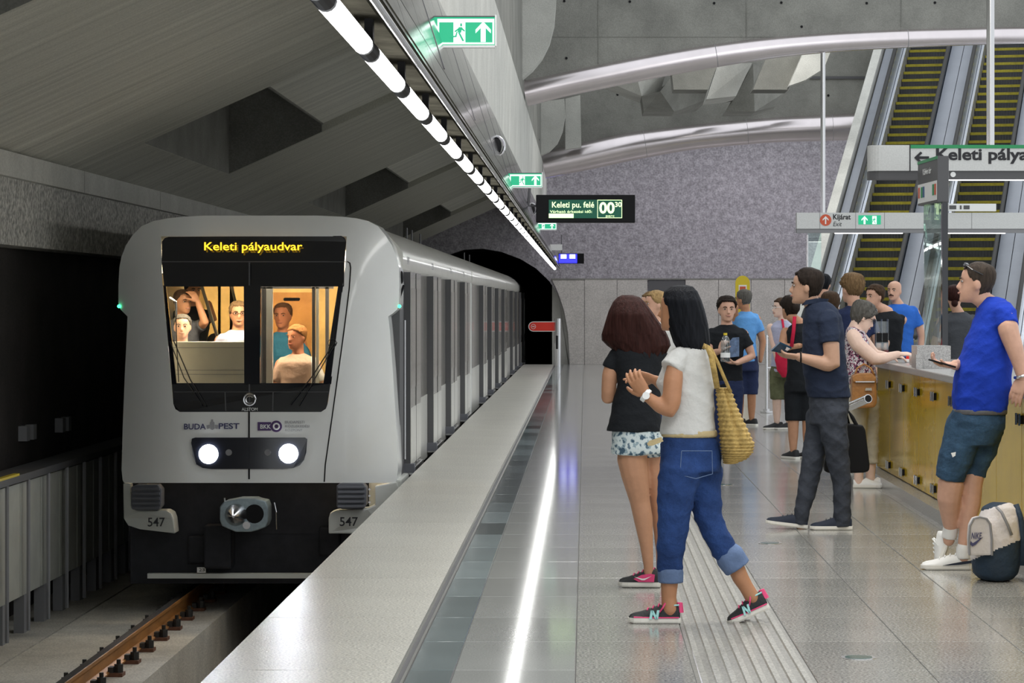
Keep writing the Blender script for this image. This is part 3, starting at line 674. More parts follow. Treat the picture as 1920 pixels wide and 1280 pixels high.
text('Keleti pu. felé', 79*DY/F, 14.5*DY/F, P(1035,392.5,DY-.007), 'display_text', db, bold=.012); text('Várható érkezési idő:', 79*DY/F, 5.5*DY/F, P(1031,399,DY-.007), 'display_text', db, bold=.006)
text('00', 29*DY/F, 22*DY/F, P(1123.5,400.5,DY-.007), 'display_text', db, bold=.03); text('30', 12.5*DY/F, 9.5*DY/F, P(1153,388,DY-.007), 'display_text', db, bold=.02); text('perc', 16*DY/F, 4.5*DY/F, P(1136,408,DY-.007), 'display_text', db)
mb = MB(); mb.box(P(1029,0,DY).x, P(1075.5,0,DY).x, DY-.01, DY-.006, P(0,408.5,DY).z, P(0,400.3,DY).z)
for a, b, c_, d_ in ((1120,1166,374.5,375.5),(1120,1166,407.8,408.8),(1120,1121,374.5,408.8),(1165.3,1166.3,374.5,408.8)): mb.box(P(a,0,DY).x, P(b,0,DY).x, DY-.01, DY-.006, P(0,d_,DY).z, P(0,c_,DY).z)
mb.build('screen_bar', 'display_text', db)
# far blue display
BY = 66.0
bd_ = thing('blue_display', 'small glowing blue display with two white squares by the tunnel', 'display', P(1070,493,BY))
mb = MB(); mb.box(P(1047,0,BY).x, P(1095,0,BY).x, BY, BY+.15, P(0,494,BY).z, P(0,475,BY).z); mb.build('case', 'black', bd_)
mb = MB(); mb.box(P(1048,0,BY).x, P(1082,0,BY).x, BY-.01, BY, P(0,493,BY).z, P(0,476,BY).z); mb.build('screen', 'blue_led', bd_)
mb = MB()
for a, b, c_, d_ in ((1051.5,1062,477,484.5),(1068,1078.5,477,484.5)): mb.box(P(a,0,BY).x, P(b,0,BY).x, BY-.016, BY-.01, P(0,d_,BY).z, P(0,c_,BY).z)
mb.build('digit_block', 'blue_white', bd_); mb = MB(); mb.box(P(1052,0,BY).x, P(1052,0,BY).x+.02, BY+.02, BY+.06, P(0,475,BY).z, P(0,440,BY).z); mb.build('bracket', 'dark_grey', bd_)
gsn = MB(); gsn.box(P(1018,0,56).x, P(1054,0,56).x, 56, 56.04, P(0,469,56).z, P(0,458,56).z); tag(gsn.build('blank_sign', 'sign_grey'), 'blank pale sign hanging just above the blue display', 'sign')
# red stop sign gate and steel post at the platform end
RY = 66.5
rs = thing('stop_sign', 'red rounded no entry sign on a steel post at the platform end', 'sign', P(1046,0,RY)*1-Vector((0,0,P(1046,0,RY).z)))
pts = [P(1040,602.5,RY), P(1040,621.5,RY)]+[P(1000-9.5*math.sin(a), 612+9.5*math.cos(a), RY) for a in np.linspace(0, math.pi, 9)]
mb = MB(); mb.prism(pts, (0,.04,0)); mb.build('white_border', 'white', rs)
pts = [P(1039.5,604,RY-.004), P(1039.5,620,RY-.004)]+[P(1000-8*math.sin(a), 612+8*math.cos(a), RY-.004) for a in np.linspace(0, math.pi, 9)]
mb = MB(); mb.prism(pts, (0,.02,0)); mb.build('red_face', 'stop_red' if 'stop_red' in M else mat('stop_red', (.85,.04,.02), .4), rs)
mb = MB(); c = P(1000,612,RY-.006); mb.disc(c, .062, (0,-1,0), .003, 20); mb.disc(c-Vector((0,.004,0)), .05, (0,-1,0), .003, 20, 1); mb.box(c.x-.032, c.x+.032, RY-.016, RY-.012, c.z-.011, c.z+.011); mb.build('no_entry_mark', ['white', 'stop_red'], rs)
mb = MB(); xx = P(1046,0,RY).x; mb.tube([(xx,RY,0),(xx,RY,P(0,597,RY).z)], .082, 18); mb.build('post', 'steel', rs, smooth='a')
mb = MB(); xx = P(1044,0,RY).x; mb.box(xx-.02, xx+.03, RY-.095, RY-.06, P(0,654,RY).z, P(0,629,RY).z); mb.build('slot', 'black', rs)
# yellow ticket validator column
VY = 58.0
vt = thing('ticket_validator', 'yellow round-topped ticket validator column behind the man in light blue', 'validator', (P(1392,0,VY).x, VY, 0))
pts = [P(1406,600,VY), P(1406,532,VY)]+[P(1392.5+13.5*math.cos(a), 530-13.5*math.sin(a), VY) for a in np.linspace(.1, math.pi-.1, 9)]+[P(1379,532,VY), P(1379,600,VY)]
mb = MB(); mb.prism(pts, (0,.10,0)); mb.build('yellow_head', 'yellow', vt)
mb = MB(); mb.box(P(1385,0,VY).x, P(1400,0,VY).x, VY-.01, VY, P(0,548,VY).z, P(0,534,VY).z); mb.build('label_plate', 'white', vt); mb = MB(); mb.box(P(1387,0,VY).x, P(1398,0,VY).x, VY-.016, VY-.01, P(0,545,VY).z, P(0,537,VY).z); mb.build('label_mark', 'sign_red', vt)
mb = MB(); mb.tube([(P(1392,0,VY).x,VY+.05,0),(P(1392,0,VY).x,VY+.05,P(0,598,VY).z)], .06, 14); mb.build('column', 'steel', vt)
# barrier posts with belt
BRY = 37.0
for i, (px, top, bot, Y, lab) in enumerate(((1437,628,756,38.0,'slim steel barrier post with round foot beside the women with a red bag'),)):
    t = thing('barrier_post', lab, 'barrier post', (P(px,0,Y).x, Y, 0)); x = P(px,0,Y).x
    mb = MB(); mb.tube([(x,Y,0.01),(x,Y,P(0,top,Y).z)], .022, 12); mb.build('pole', 'steel', t, smooth='a')
    mb = MB(); mb.tube([(x,Y,.005),(x,Y,.03)], .09, 18); mb.tube([(x,Y,.03),(x,Y,.06)], .045, 14); mb.build('foot', 'steel', t)
    mb = MB(); mb.tube([(x,Y,P(0,632,Y).z),(x+.6,Y+.3,P(0,632,Y).z)], .014, 8); mb.tube([(x,Y,P(0,690,Y).z),(x+.6,Y+.3,P(0,690,Y).z)], .014, 8); mb.build('rail', 'steel', t)
    mb = MB(); mb.tube([(x+.6,Y+.3,.01),(x+.6,Y+.3,P(0,628,Y).z)], .022, 12); mb.build('rear_pole', 'steel', t)
# ================================================================ metro train
mat('train_white', (.84,.855,.84), .22, coat=.4, var=.03, vscale=1.5)
mat('train_side', (.66,.655,.61), .3, coat=.3, var=.05, vscale=3, stretch=(1,.6,.2))
mat('train_window', (.30,.285,.255), .15, .15, coat=.3, var=.25, vscale=3, stretch=(1,1.5,.1))
mat('door_grey', (.36,.35,.32), .22, .2, coat=.3, var=.15, vscale=3, stretch=(1,2,.15))
mat('underframe', (.014,.015,.02), .6, .3, var=.4, vscale=6)
mat('bumper', (.13,.135,.155), .55)
mat('fairing', (.62,.635,.60), .35)
mat('coupler_steel', (.30,.37,.40), .4, .6, var=.2, vscale=12)
mat('cabin_beige', (.55,.53,.44), .5, var=.06, vscale=4)
mat('cabin_gold', (.72,.52,.22), .5, var=.2, vscale=4)
mat('logo_blue', (.05,.05,.13), .5); mat('logo_purple', (.09,.045,.16), .5); mat('logo_grey', (.35,.35,.37), .6)
mat('perspex_pink', (.75,.50,.38), .3)
glassmat('perspex', (.95,.80,.72), .10, .12)
TX = -2.99
train = thing('metro_train', 'white metro train arriving with lit headlights and amber destination text', 'train', (TX, 24, -1.1))
def Fy(px, py, off=0):
    u = (px-487)/262; t = max(0, (905-py)/500)
    return 24.0+.30*max(0, (abs(u)-.5)/.5)**2+.30*t**1.6+off
def FP(px, py, off=0): return P(px, py, Fy(px, py, off))
LO = [(404,385,595),(406,345,640),(409,316,668),(414,288,690),(424,265,709),(440,249,722),(460,236,735),(480,228,743),(500,224,748),(535,222,749),(568,222,748),(580,226,745),(587,233,737),(593,239,728),(620,238,731),(700,234,737),(800,230,743),(880,228,746),(900,230,744),(905,233,740)]
def out(py):
    ys = [r[0] for r in LO]; return np.interp(py, ys, [r[1] for r in LO]), np.interp(py, ys, [r[2] for r in LO])
def wl_(py): return np.interp(py, [443, 520, 758, 765, 772], [302, 304, 325, 328, 336])
def wr_(py): return np.interp(py, [443, 500, 758, 765, 772], [650, 647, 614.5, 611, 602])
rows = sorted(set([404,406,409,414,424,434,443]+list(range(443,773,10))+[765,772]+[r[0] for r in LO]+list(range(780,905,12))))
mb = MB(); nl, nm = 8, 10
for py in rows:
    l, r_ = out(py); a, b = max(wl_(py), l+3), min(wr_(py), r_-3)
    xs = list(np.linspace(l, a, nl))+list(np.linspace(a, b, nm))[1:-1]+list(np.linspace(b, r_, nl))
    mb.v += [tuple(FP(x, py)) for x in xs]
nx = nl*2+nm-2
for i in range(len(rows)-1):
    for j in range(nx-1):
        inside = rows[i] >= 443 and rows[i+1] <= 772 and nl-1 <= j < nl+nm-2
        if not inside: mb.f.append([i*nx+j, i*nx+j+1, (i+1)*nx+j+1, (i+1)*nx+j]); mb.m.append(0)
# return edge of the nose towards the car body
nr = len(mb.v); lo_rows = [r for r in rows]
for i, py in enumerate(rows):
    for j, e in ((0, 0), (nx-1, 1)):
        p = Vector(mb.v[i*nx+j]); mb.v.append((p.x, 25.05 if (592 > py) else 24.85, p.z))
for i in range(len(rows)-1):
    mb.f.append([i*nx, (i+1)*nx, nr+2*(i+1), nr+2*i]); mb.m.append(0); mb.f.append([(i+1)*nx+nx-1, i*nx+nx-1, nr+2*i+1, nr+2*(i+1)+1]); mb.m.append(0)
tp = len(mb.v); mb.v += [(mb.v[j][0], 25.05, mb.v[j][2]) for j in range(nx)]
for j in range(nx-1): mb.f.append([j+1, j, tp+j, tp+j+1]); mb.m.append(0)
front = mb.build('front_shell', 'train_white', train, smooth='a')
def plate(name, pts, m, off=-.008, th=.01, par=train, bev=0):
    mb = MB(); mb.prism([FP(a, b, off) for a, b in pts], (0, th, 0)); return mb.build(name, m, par, bevel=bev)
def multi(name, quads, m, off, th=.01, par=train):
    mb = MB()
    for q in quads: mb.prism([FP(a, b, off) for a, b in q], (0, th, 0))
    return mb.build(name, m, par)
# windscreen: black mask with two openings
ws = plate('destination_panel', [(304,452),(309,446),(316,444),(640,442),(646,446),(649,453),(646,490),(303,490)], 'black_gloss', -.004, .02)
text('Keleti pályaudvar', 184*24.2/F, 20*24.2/F, FP(383,474,-.02), 'amber', ws, name='destination_text', bold=.006)
fr_ = thing('tmp', None, None); bpy.data.objects.remove(fr_)
mask = [[(303,491),(646,491),(645,537),(308,537)], [(306,535),(311,535),(331,720),(322,720)], [(457,535),(489,535),(487,720),(458,720)], [(634,535),(643.5,535),(621,720),(606,720)],
        [(322,718),(620,718),(614,758),(611,766),(602,772),(338,772),(329,767),(325,757)]]
for q in mask: plate('windscreen_mask', q, 'black_gloss', -.002, .03)
plate('left_pane', [(310,535),(458,535),(459,719),(330,719)], 'train_glass', .012, .006)
plate('right_pane', [(488,535),(635,535),(607,719),(486,719)], 'train_glass', .012, .006)
for q in ([(466,492),(469,492),(469,772),(466,772)], [(303,489.5),(648,489.5),(648,491.5),(303,491.5)]): plate('seam', q, 'dark_grey', -.006, .008)
for q in ([(421,735),(423,735),(424,770),(422,770)], [(511,735),(513,735),(512,770),(510,770)], [(326,734),(616,734),(616,735.2),(326,735.2)]): plate('seam', q, 'dark_grey', -.006, .008)
seam = [(651,490),(656,493),(657.5,502),(655,540),(645,620),(634,700),(620,800),(610,870),(608,903)]
mb = MB(); mb.tube([FP(a, b, -.001) for a, b in seam], .006, 6); mb.build('door_seam', 'black', train)
mb = MB(); mb.tube([FP(467, q, -.002) for q in range(770, 906, 8)], .008, 6); mb.build('lower_seam', 'black', train)
# maker's ring and lettering
mb = MB(); c = FP(468,749,-.014); mb.tube([c+Vector((math.cos(a),0,math.sin(a)))*.052 for a in np.linspace(0, 6.283, 25)], .010, 6); mb.tube([c+Vector((math.cos(a),0,math.sin(a)))*.033 for a in np.linspace(.6, 5.6, 20)], .008, 6); mb.build('maker_ring', 'steel', train)
text('ALSTOM', 30*24/F, 6*24/F, FP(453,770,-.008), 'white', train, bold=.01)
text('BUDA', 41*24/F, 11*24/F, P(345,805,Fy(386,805,-.010)), 'logo_blue', train, bold=.02); text('PEST', 39*24/F, 11*24/F, FP(410,804,-.006), 'logo_blue', train, bold=.02)
cr = [[(394,792),(398,788),(402,792),(402,804),(398,806),(394,804)], [(387,797),(393,796),(393,803),(388,804)], [(403,796),(409,797),(408,804),(403,803)], [(396.5,786),(399.5,786),(399.5,789),(396.5,789)]]
multi('city_crest', cr, 'logo_grey', -.006)
mb = MB(); mb.prism([FP(a,b,-.006) for a, b in ((483,791),(508,791),(508,807),(483,807))], (0,.008,0)); mb.disc(FP(518,799,-.004), .052, (0,-1,0), .004, 24); mb.build('transit_logo', 'logo_purple', train)
mb = MB(); c = FP(518,799,-.010); mb.tube([c+Vector((math.cos(a),0,math.sin(a)))*.025 for a in np.linspace(0, 6.283, 21)], .008, 6); mb.build('logo_ring', 'white', train)
text('BKK', 20*24/F, 8*24/F, FP(488,803.5,-.009), 'white', train, bold=.02)
for s_, w_, yb in (('BUDAPESTI', 36, 793.5), ('KÖZLEKEDÉSI', 45, 801), ('KÖZPONT', 32, 808)): text(s_, w_*24/F, (5 if yb < 800 or yb > 805 else 5.6)*24/F, FP(535,yb,-.005), 'logo_grey', train)
# headlights
hp_ = [(360,822),(366,820),(572,820),(576,823),(574,848),(570,862),(562,872),(550,877),(530,879),(396,879),(380,877),(368,870),(362,855),(358.5,830)]
hl = plate('headlight_panel', hp_, 'black_gloss', -.01, .02)
for px, py, r_ in ((391,851,18),(541,850,18)):
    mb = MB(); mb.disc(FP(px,py,-.014), r_*24/F, (0,-1,0), .012, 28); mb.build('headlamp', 'headlight', hl)
    l = bpy.data.lights.new('headlamp_beam', 'SPOT'); l.energy = 80; l.spot_size = math.radians(55); l.spot_blend = .8; l.shadow_soft_size = .06; l.color = (.85,.9,1)
    o = bpy.data.objects.new('headlamp_beam', l); COL.objects.link(o); o.location = FP(px,py,-.06); o.rotation_euler = (math.radians(84),0,math.pi)
for px in (429, 502):
    mb = MB(); mb.disc(FP(px,848,-.014), 6*24/F, (0,-1,0), .008, 16); mb.build('marker_lamp', 'mid_grey', hl)
# lower front
mb = MB(); mb.prism([P(a, b, 24.34) for a, b in ((243,900),(702,900),(702,960),(640,1000),(330,1000),(318,960),(243,958))], (0,.05,0)); mb.build('apron', 'underframe', train)
mb = MB(); mb.box(-4.15, -1.86, 24.35, 40, -1.0, -.1); mb.build('underframe', 'underframe', train)
mb = MB(); mb.box(P(388,0,24.3).x, P(398,0,24.3).x+.2, 24.1, 24.5, P(0,1062,24.3).z, -.45); mb.build('tow_bracket', 'underframe', train, bevel=.02)
for xs in ((228,905,1),):
    pass
plate('corner_fairing', [(231,906),(244,906),(246,950),(262,957),(312,957),(321,962),(325,972),(328,1000),(262,992),(240,985),(232,972)], 'fairing', -.02, .25, bev=.012)
plate('corner_fairing', [(743,903),(703,911),(703,946),(688,953),(630,957),(619,961),(616,972),(616,1000),(690,1000),(715,985),(740,960),(752,925)], 'fairing', -.02, .25, bev=.012)
text('547', 32*24/F, 17*24/F, P(277,987,24.0), 'ink', train, name='fleet_number', bold=.01); text('547', 34*24/F, 17*24/F, P(637,986,23.95), 'ink', train, name='fleet_number', bold=.01)
for cx, cy in ((275,933),(660,930)):
    b_ = plate('anticlimber', [(cx-29,cy-20),(cx-22,cy-24),(cx+20,cy-24),(cx+27,cy-16),(cx+27,cy+16),(cx+20,cy+24),(cx-20,cy+24),(cx-29,cy+20)], 'bumper', -.10, .2, bev=.01)
    for k in range(5): plate('rib', [(cx-27,cy-19+k*9),(cx+24,cy-19+k*9),(cx+24,cy-14+k*9),(cx-27,cy-14+k*9)], 'bumper', -.13, .05, b_, bev=.006)
for k in range(3):
    mb = MB(); mb.disc(FP(693,917+k*12,-.03), .01, (0,-1,0), .02, 8); mb.build('bolt', 'steel', train)
cpl = plate('coupler', [(412,950),(420,940),(436,937),(448,934.5),(478,934.5),(484,937),(498,940),(502,950),(502,978),(498,988),(482,994),(470,997),(442,997),(430,992),(416,986),(412,975)], 'coupler_steel', -.12, .3, bev=.01)
c = FP(442,965,-.12); mb = MB(); mb.loft([[c+Vector((math.cos(a)*r_, -d, math.sin(a)*r_)) for a in np.linspace(0, 6.283, 21)[:-1]] for r_, d in ((.10,0),(.075,.05),(.03,.14),(.012,.17))]); mb.build('coupler_cone', 'steel', cpl, smooth='a')
mb = MB(); mb.disc(FP(477,963,-.118), .085, (0,-1,0), .006, 22); mb.build('coupler_cup', 'black', cpl); mb = MB(); mb.disc(FP(463,984,-.12), .035, (0,-1,0), .03, 14); mb.build('coupler_port', 'steel', cpl)
mb = MB(); mb.tube([FP(422,944,-.1), FP(421,933,-.1)], .008, 6); mb.build('coupler_pin', 'steel', cpl)
mb = MB(); mb.tube([FP(514,942,-.05), FP(518,960,-.08), FP(519,992,-.05)], .006, 6); mb.build('hose', 'steel', train)
mb = MB(); a, b = P(278,0,24.25), P(640,0,24.25); mb.box(a.x, b.x, 24.2, 24.28, P(0,1083,24.25).z, P(0,1074,24.25).z); mb.build('guard_bar', 'fairing', train)
mb = MB(); mb.box(P(370,0,24.2).x, P(386,0,24.2).x, 24.18, 24.2, P(0,1073,24.2).z, P(0,1063,24.2).z); mb.build('number_plate', 'white', train); text('23', 11*24/F, 6*24/F, P(373,1071,24.178), 'ink', train)
for x_ in (-3.67, -2.31):
    mb = MB(); mb.tube([(x_-.06,25.3,-.68),(x_+.06,25.3,-.68)], .41, 24); mb.build('wheel', 'underframe', train)
mb = MB(); mb.box(P(600,0,24.4).x, P(640,0,24.4).x, 24.3, 24.6, P(0,1040,24.4).z, P(0,985,24.4).z); mb.build('equipment_box', 'underframe', train, bevel=.02)
mb = MB(); mb.box(P(355,0,24.4).x, P(392,0,24.4).x, 24.3, 24.6, P(0,1055,24.4).z, P(0,1002,24.4).z); mb.build('equipment_box', 'underframe', train, bevel=.02)
# wipers
def wiper(lines):
    mb = MB()
    for pts, r_ in lines: mb.tube([FP(a,b,-.03) for a, b in pts], r_, 6)
    mb.build('wiper', 'black_rubber', train)
wiper([([(386,760),(357,712),(325,637)], .006)]); wiper([([(378,758),(345,708),(319,640)], .005)]); wiper([([(329,560),(331,640),(335,716)], .005)])
wiper([([(544,758),(585,706),(628,640)], .006)]); wiper([([(560,760),(596,700),(622,655),(632,642)], .005)])
mb = MB(); mb.tube([FP(623+8*math.cos(a),643+8*math.sin(a),-.03) for a in np.linspace(0, 6.283, 17)], .003, 5); mb.build('wiper_hose', 'black_rubber', train)
for px in (223, 749):
    mb = MB(); mb.ell(P(px,574,24.45), .016, .016, .016); mb.build('green_indicator', 'green_led', train)
mb = MB(); mb.tube([P(757,535,24.75), P(750,555,24.7), P(748,568,24.7)], .012, 6); mb.ell(P(753,520,24.75), .02, .05, .06); mb.build('side_camera', 'black', train)
# ---------------------------------------------------------------- cars
XS = -1.72; W2 = XS-TX
def sec(dx): return [(W2+dx, 1.86), (W2+.02+dx, 1.90), (W2+.015+dx, 2.03), (W2-.03+dx, 2.10), (W2-.12+dx, 2.19), (W2-.27+dx, 2.28), (W2-.5, 2.335), (W2-.85, 2.355)]
def car(y0, y1):
    half = sec(0); ring = [(TX+a, z) for a, z in half]+[(TX-a, z) for a, z in reversed(half)]
    ring += [(TX-W2+.03, 1.84), (TX+W2-.03, 1.84)]
    mb = MB(); mb.loft([[(x, yy, z) for x, z in ring] for yy in (y0, y1)]); mb.build('roof', 'train_side', train, smooth='a')
    mb = MB(); mb.box(XS-.12, XS-.005, y0+.05, y1-.05, -.12, .565); mb.build('lower_side', 'train_side', train)
    mb = MB(); mb.box(XS-.12, XS-.01, y0+.05, y1-.05, .565, 1.87); mb.build('window_band', 'train_window', train)
    mb = MB(); mb.box(2*TX-XS+.005, 2*TX-XS+.12, y0+.05, y1-.05, -.12, 1.87); mb.build('far_side', 'train_side', train)
    mb = MB(); mb.box(2*TX-XS+.1, XS-.1, y0, y1, -.25, -.05); mb.build('car_floor', 'underframe', train)
    mb = MB(); mb.box(2*TX-XS+.2, XS-.2, y0, y1, -1.0, -.25); mb.build('car_underframe', 'underframe', train)
def door(y):
    d = MB(); d.box(XS-.02, XS+.062, y, y+1.55, .0, 1.855); do = d.build('door', 'door_grey', train)
    def sub(n, m, *b): q = MB(); q.box(*b); q.build(n, m, do)
    sub('door_edge', 'dark_grey', XS-.015, XS+.060, y-.012, y, .0, 1.855)
    sub('door_lower', 'train_side', XS+.05, XS+.066, y+.02, y+.76, .02, .56); sub('door_lower', 'train_side', XS+.05, XS+.066, y+.79, y+1.53, .02, .56)
    sub('door_window', 'train_window', XS+.05, XS+.066, y+.12, y+.70, .75, 1.7); sub('door_window', 'train_window', XS+.05, XS+.066, y+.85, y+1.43, .75, 1.7)
    sub('door_sill', 'steel', XS-.02, XS+.09, y-.02, y+1.57, -.07, -.015)
    sub('centre_seal', 'black_rubber', XS+.05, XS+.067, y+.765, y+.785, .0, 1.85)
    sub('sill_block', 'bumper', XS-.02, XS+.10, y-.06, y+.12, -.05, .035)
JO = [24.95, 40.1, 57.6, 75.1]
for i in range(3):
    car(JO[i]+(.06 if i else 0), JO[i+1]-.06)
    for k in range(4): door((25.35 if i == 0 else JO[i]+3.4 if i == 1 else JO[i]+3.7)+k*3.83)
    mb = MB(); mb.box(TX-1.0, TX+1.0, JO[i+1]-.2, JO[i+1]+.2, -.2, 2.1); mb.build('gangway', 'black_rubber', train)
    mb = MB(); mb.box(XS-.12, XS+.02, JO[i+1]-.20, JO[i+1]-.06, -.1, 1.87); mb.build('car_end_post', 'train_white', train)
for k, yy in enumerate((30.5, 31.4, 33, 45, 47)):
    mb = MB(); mb.tube([(TX+.95, yy, 2.25), (TX+.95, yy, 2.42)], .012, 6); mb.build('roof_antenna', 'dark_grey', train)
for yy, s_ in ((25.5,'547'),(29.6,'23'),(33.7,'11'),(37.3,'24')): text(s_, .34, .075, (XS+.018, yy, 1.93), 'logo_grey', train, rot=(math.pi/2,0,math.pi/2), name='side_number')
# cab side strip behind the nose, with grab rails
mb = MB(); mb.box(XS-.12, XS+.0, 24.75, 25.33, -.1, 1.9); mb.build('cab_side', 'dark_grey', train)
mb = MB(); mb.tube([(XS+.03,24.95,.1),(XS+.03,24.95,1.4)], .014, 6); mb.build('grab_rail', 'steel', train)
mb = MB(); mb.box(XS-.25, XS+.05, 24.3, 25.3, -.30, -.05); mb.build('side_step', 'fairing', train, bevel=.02)
# ---------------------------------------------------------------- cab interior
def ib(n, m, *b):
    q = MB(); q.box(*b); return q.build(n, m, train)
ib('cab_floor', 'dark_grey', -4.1, -1.86, 24.35, 31, -.05, 0)
ib('cab_ceiling', 'cabin_beige', -4.1, -1.86, 24.6, 31, 2.05, 2.1)
ib('cab_wall', 'cabin_beige', -4.16, -4.1, 24.6, 31, 0, 2.05); ib('cab_wall', 'cabin_beige', -1.87, -1.845, 24.6, 31, 0, 2.05)
ib('rear_bulkhead', 'cabin_gold', -4.1, -1.86, 28.2, 28.25, 0, 2.05)
area('cab_fill_light', (-3.0, 27.3, 1.9), (1.8, .3), 90, (1, .74, .42), (math.radians(55), 0, 0))  # added light aimed at the bulkhead to brighten its gold
for px in (405, 430, 452): ib('bulkhead_panel', 'cabin_gold', P(px,0,28.1).x-.12, P(px,0,28.1).x+.05, 28.1, 28.2, .3, 2.0)
ib('ceiling_lamp', 'cabin_lamp', -3.6, -3.3, 24.9, 29, 2.03, 2.05); ib('ceiling_lamp', 'cabin_lamp', -2.7, -2.4, 24.9, 29, 2.03, 2.05)
cy_ = 24.45; ib('console', 'cabin_beige', P(318,0,cy_).x, P(461,0,cy_).x, cy_, cy_+.35, P(0,745,cy_).z, P(0,641,cy_).z)
for a in (651, 693, 701): ib('console_groove', 'mid_grey', P(320,0,cy_).x, P(461,0,cy_).x, cy_-.004, cy_, P(0,a+1,cy_).z, P(0,a,cy_).z)
dy_ = 24.7
for a, b, m in ((487,492,'mid_grey'),(493,498,'dark_grey'),(499,511,'fairing'),(585,590,'dark_grey'),(592,597,'fairing'),(610,616,'mid_grey')):
    ib('door_frame_post', m, P(a,0,dy_).x, P(b,0,dy_).x, dy_, dy_+.06, P(0,740,dy_).z, P(0,538,dy_).z)
ib('door_frame_head', 'mid_grey', P(487,0,dy_).x, P(625,0,dy_).x, dy_, dy_+.06, P(0,541,dy_).z, P(0,536,dy_).z)
dp = plate('perspex_sheet', [(512,548),(585,548),(583,722),(512,722)], 'perspex', .55, .006)
plate('perspex_slot', [(533,558),(561,558),(563,560),(561,564),(533,564),(531,561)], 'black', .53, .01)
plate('perspex_bracket', [(503,546),(512,546),(512,551),(503,551)], 'cabin_gold', .53, .01)
mb = MB(); mb.tube([P(378,536,26), P(408,632,25.6)], .016, 8); mb.build('grab_pole', 'steel', train); mb = MB(); mb.tube([P(434,536,26.4), P(444,575,26)], .014, 8); mb.build('grab_pole', 'steel', train)
mb = MB(); mb.tube([P(334,715,25.0), P(330,565,25.0), P(318,558,25.0)], .012, 8); mb.build('grab_pole', 'steel', train)

area('cab_fill_light', (-3.45, 26.2, 2.0), (.5, 3), 300, (1, .76, .48)); area('cab_fill_light', (-2.5, 26.2, 2.0), (.5, 3), 260, (1, .80, .58)); area('cab_fill_light', (-3.0, 24.75, 1.95), (1.6, .25), 42, (1, .86, .68), (math.radians(40), 0, 0))  # added lights to lift the dim cab; the front one aims at passengers
# ================================================================ people: toolkit
def skinmat(name, col): mat(name, col, .5, var=.06, vscale=25, bump=.03, bscale=120, spec=.35)
skinmat('skin_fair', (.60,.35,.25)); skinmat('skin_tan', (.44,.215,.115)); skinmat('skin_pale', (.74,.53,.43)); skinmat('skin_olive', (.47,.28,.19)); skinmat('skin_warm', (.52,.275,.165))
mat('lip', (.42,.20,.155), .5); mat('eye_white', (.45,.43,.40), .3); mat('eye_dark', (.03,.02,.015), .2)
def hairmat(name, col): mat(name, col, .55, spec=.08, var=.4, vscale=14, stretch=(5,5,.5), bump=.35, bscale=28)
hairmat('hair_black', (.010,.011,.014)); hairmat('hair_auburn', (.034,.013,.011)); hairmat('hair_brown', (.055,.033,.02)); hairmat('hair_light', (.16,.10,.05)); hairmat('hair_blond', (.33,.22,.10)); hairmat('hair_grey', (.10,.095,.085)); hairmat('hair_dark', (.022,.016,.013)); hairmat('hair_stubble', (.05,.038,.03))
def cloth(name, col, var=.1, vs=9, b=.25, bs=45, speck=0, ss=150): mat(name, col, .85, var=var, vscale=vs, bump=b, bscale=bs, spec=.2, speck=speck, sscale=ss)
cloth('tee_black', (.012,.014,.017)); cloth('tee_white', (.60,.60,.58), .05); cloth('jeans_blue', (.022,.053,.17), .35, 7, .3, 60, .15, 300); cloth('jeans_cuff', (.13,.19,.33), .2); cloth('polo_navy', (.018,.026,.05), .15)
cloth('trouser_grey', (.042,.048,.062), .2); cloth('tee_royal', (.012,.045,.40), .12); cloth('denim_dark', (.035,.075,.13), .4, 8, .3, 60, .15, 300); cloth('polo_light', (.12,.33,.68), .1); cloth('shorts_navy', (.02,.03,.08))
cloth('top_red', (.55,.02,.06)); cloth('olive', (.12,.13,.07), .3); cloth('khaki', (.45,.42,.34), .15); cloth('top_grey', (.06,.065,.075)); cloth('tee_blue', (.03,.14,.55)); cloth('tee_lilac', (.42,.44,.58)); cloth('tee_teal', (.03,.22,.42)); cloth('belt_tan', (.50,.40,.22))
def patterned(name, cols, scale):
    m, n, l, b = nt(name); tc = n.new('ShaderNodeTexCoord'); t = n.new('ShaderNodeTexNoise'); t.inputs['Scale'].default_value = scale; t.inputs['Detail'].default_value = 3
    l.new(tc.outputs['Object'], t.inputs[0]); r = n.new('ShaderNodeValToRGB'); r.color_ramp.interpolation = 'CONSTANT'
    while len(r.color_ramp.elements) < len(cols): r.color_ramp.elements.new(.5)
    for e, (p, c) in zip(r.color_ramp.elements, cols): e.position = p; e.color = (*c, 1)
    l.new(t.outputs[0], r.inputs[0]); l.new(r.outputs[0], b.inputs['Base Color']); b.inputs['Roughness'].default_value = .85
patterned('shorts_acid', ((0,(.05,.10,.15)),(.40,(.30,.40,.45)),(.46,(.62,.70,.71)),(.60,(.45,.55,.58)),(.64,(.12,.18,.24))), 28)
patterned('floral', ((0,(.02,.02,.03)),(.42,(.25,.04,.12)),(.49,(.75,.74,.74)),(.56,(.05,.05,.09)),(.61,(.7,.7,.72)),(.68,(.35,.2,.3))), 42)
mat('sole_white', (.78,.76,.70), .6); mat('shoe_black', (.015,.016,.018), .7, bump=.2, bscale=90); mat('shoe_navy', (.012,.018,.035), .8); mat('shoe_white', (.76,.76,.74), .55); mat('pink', (.75,.06,.20), .6); mat('aqua', (.40,.75,.75), .6)

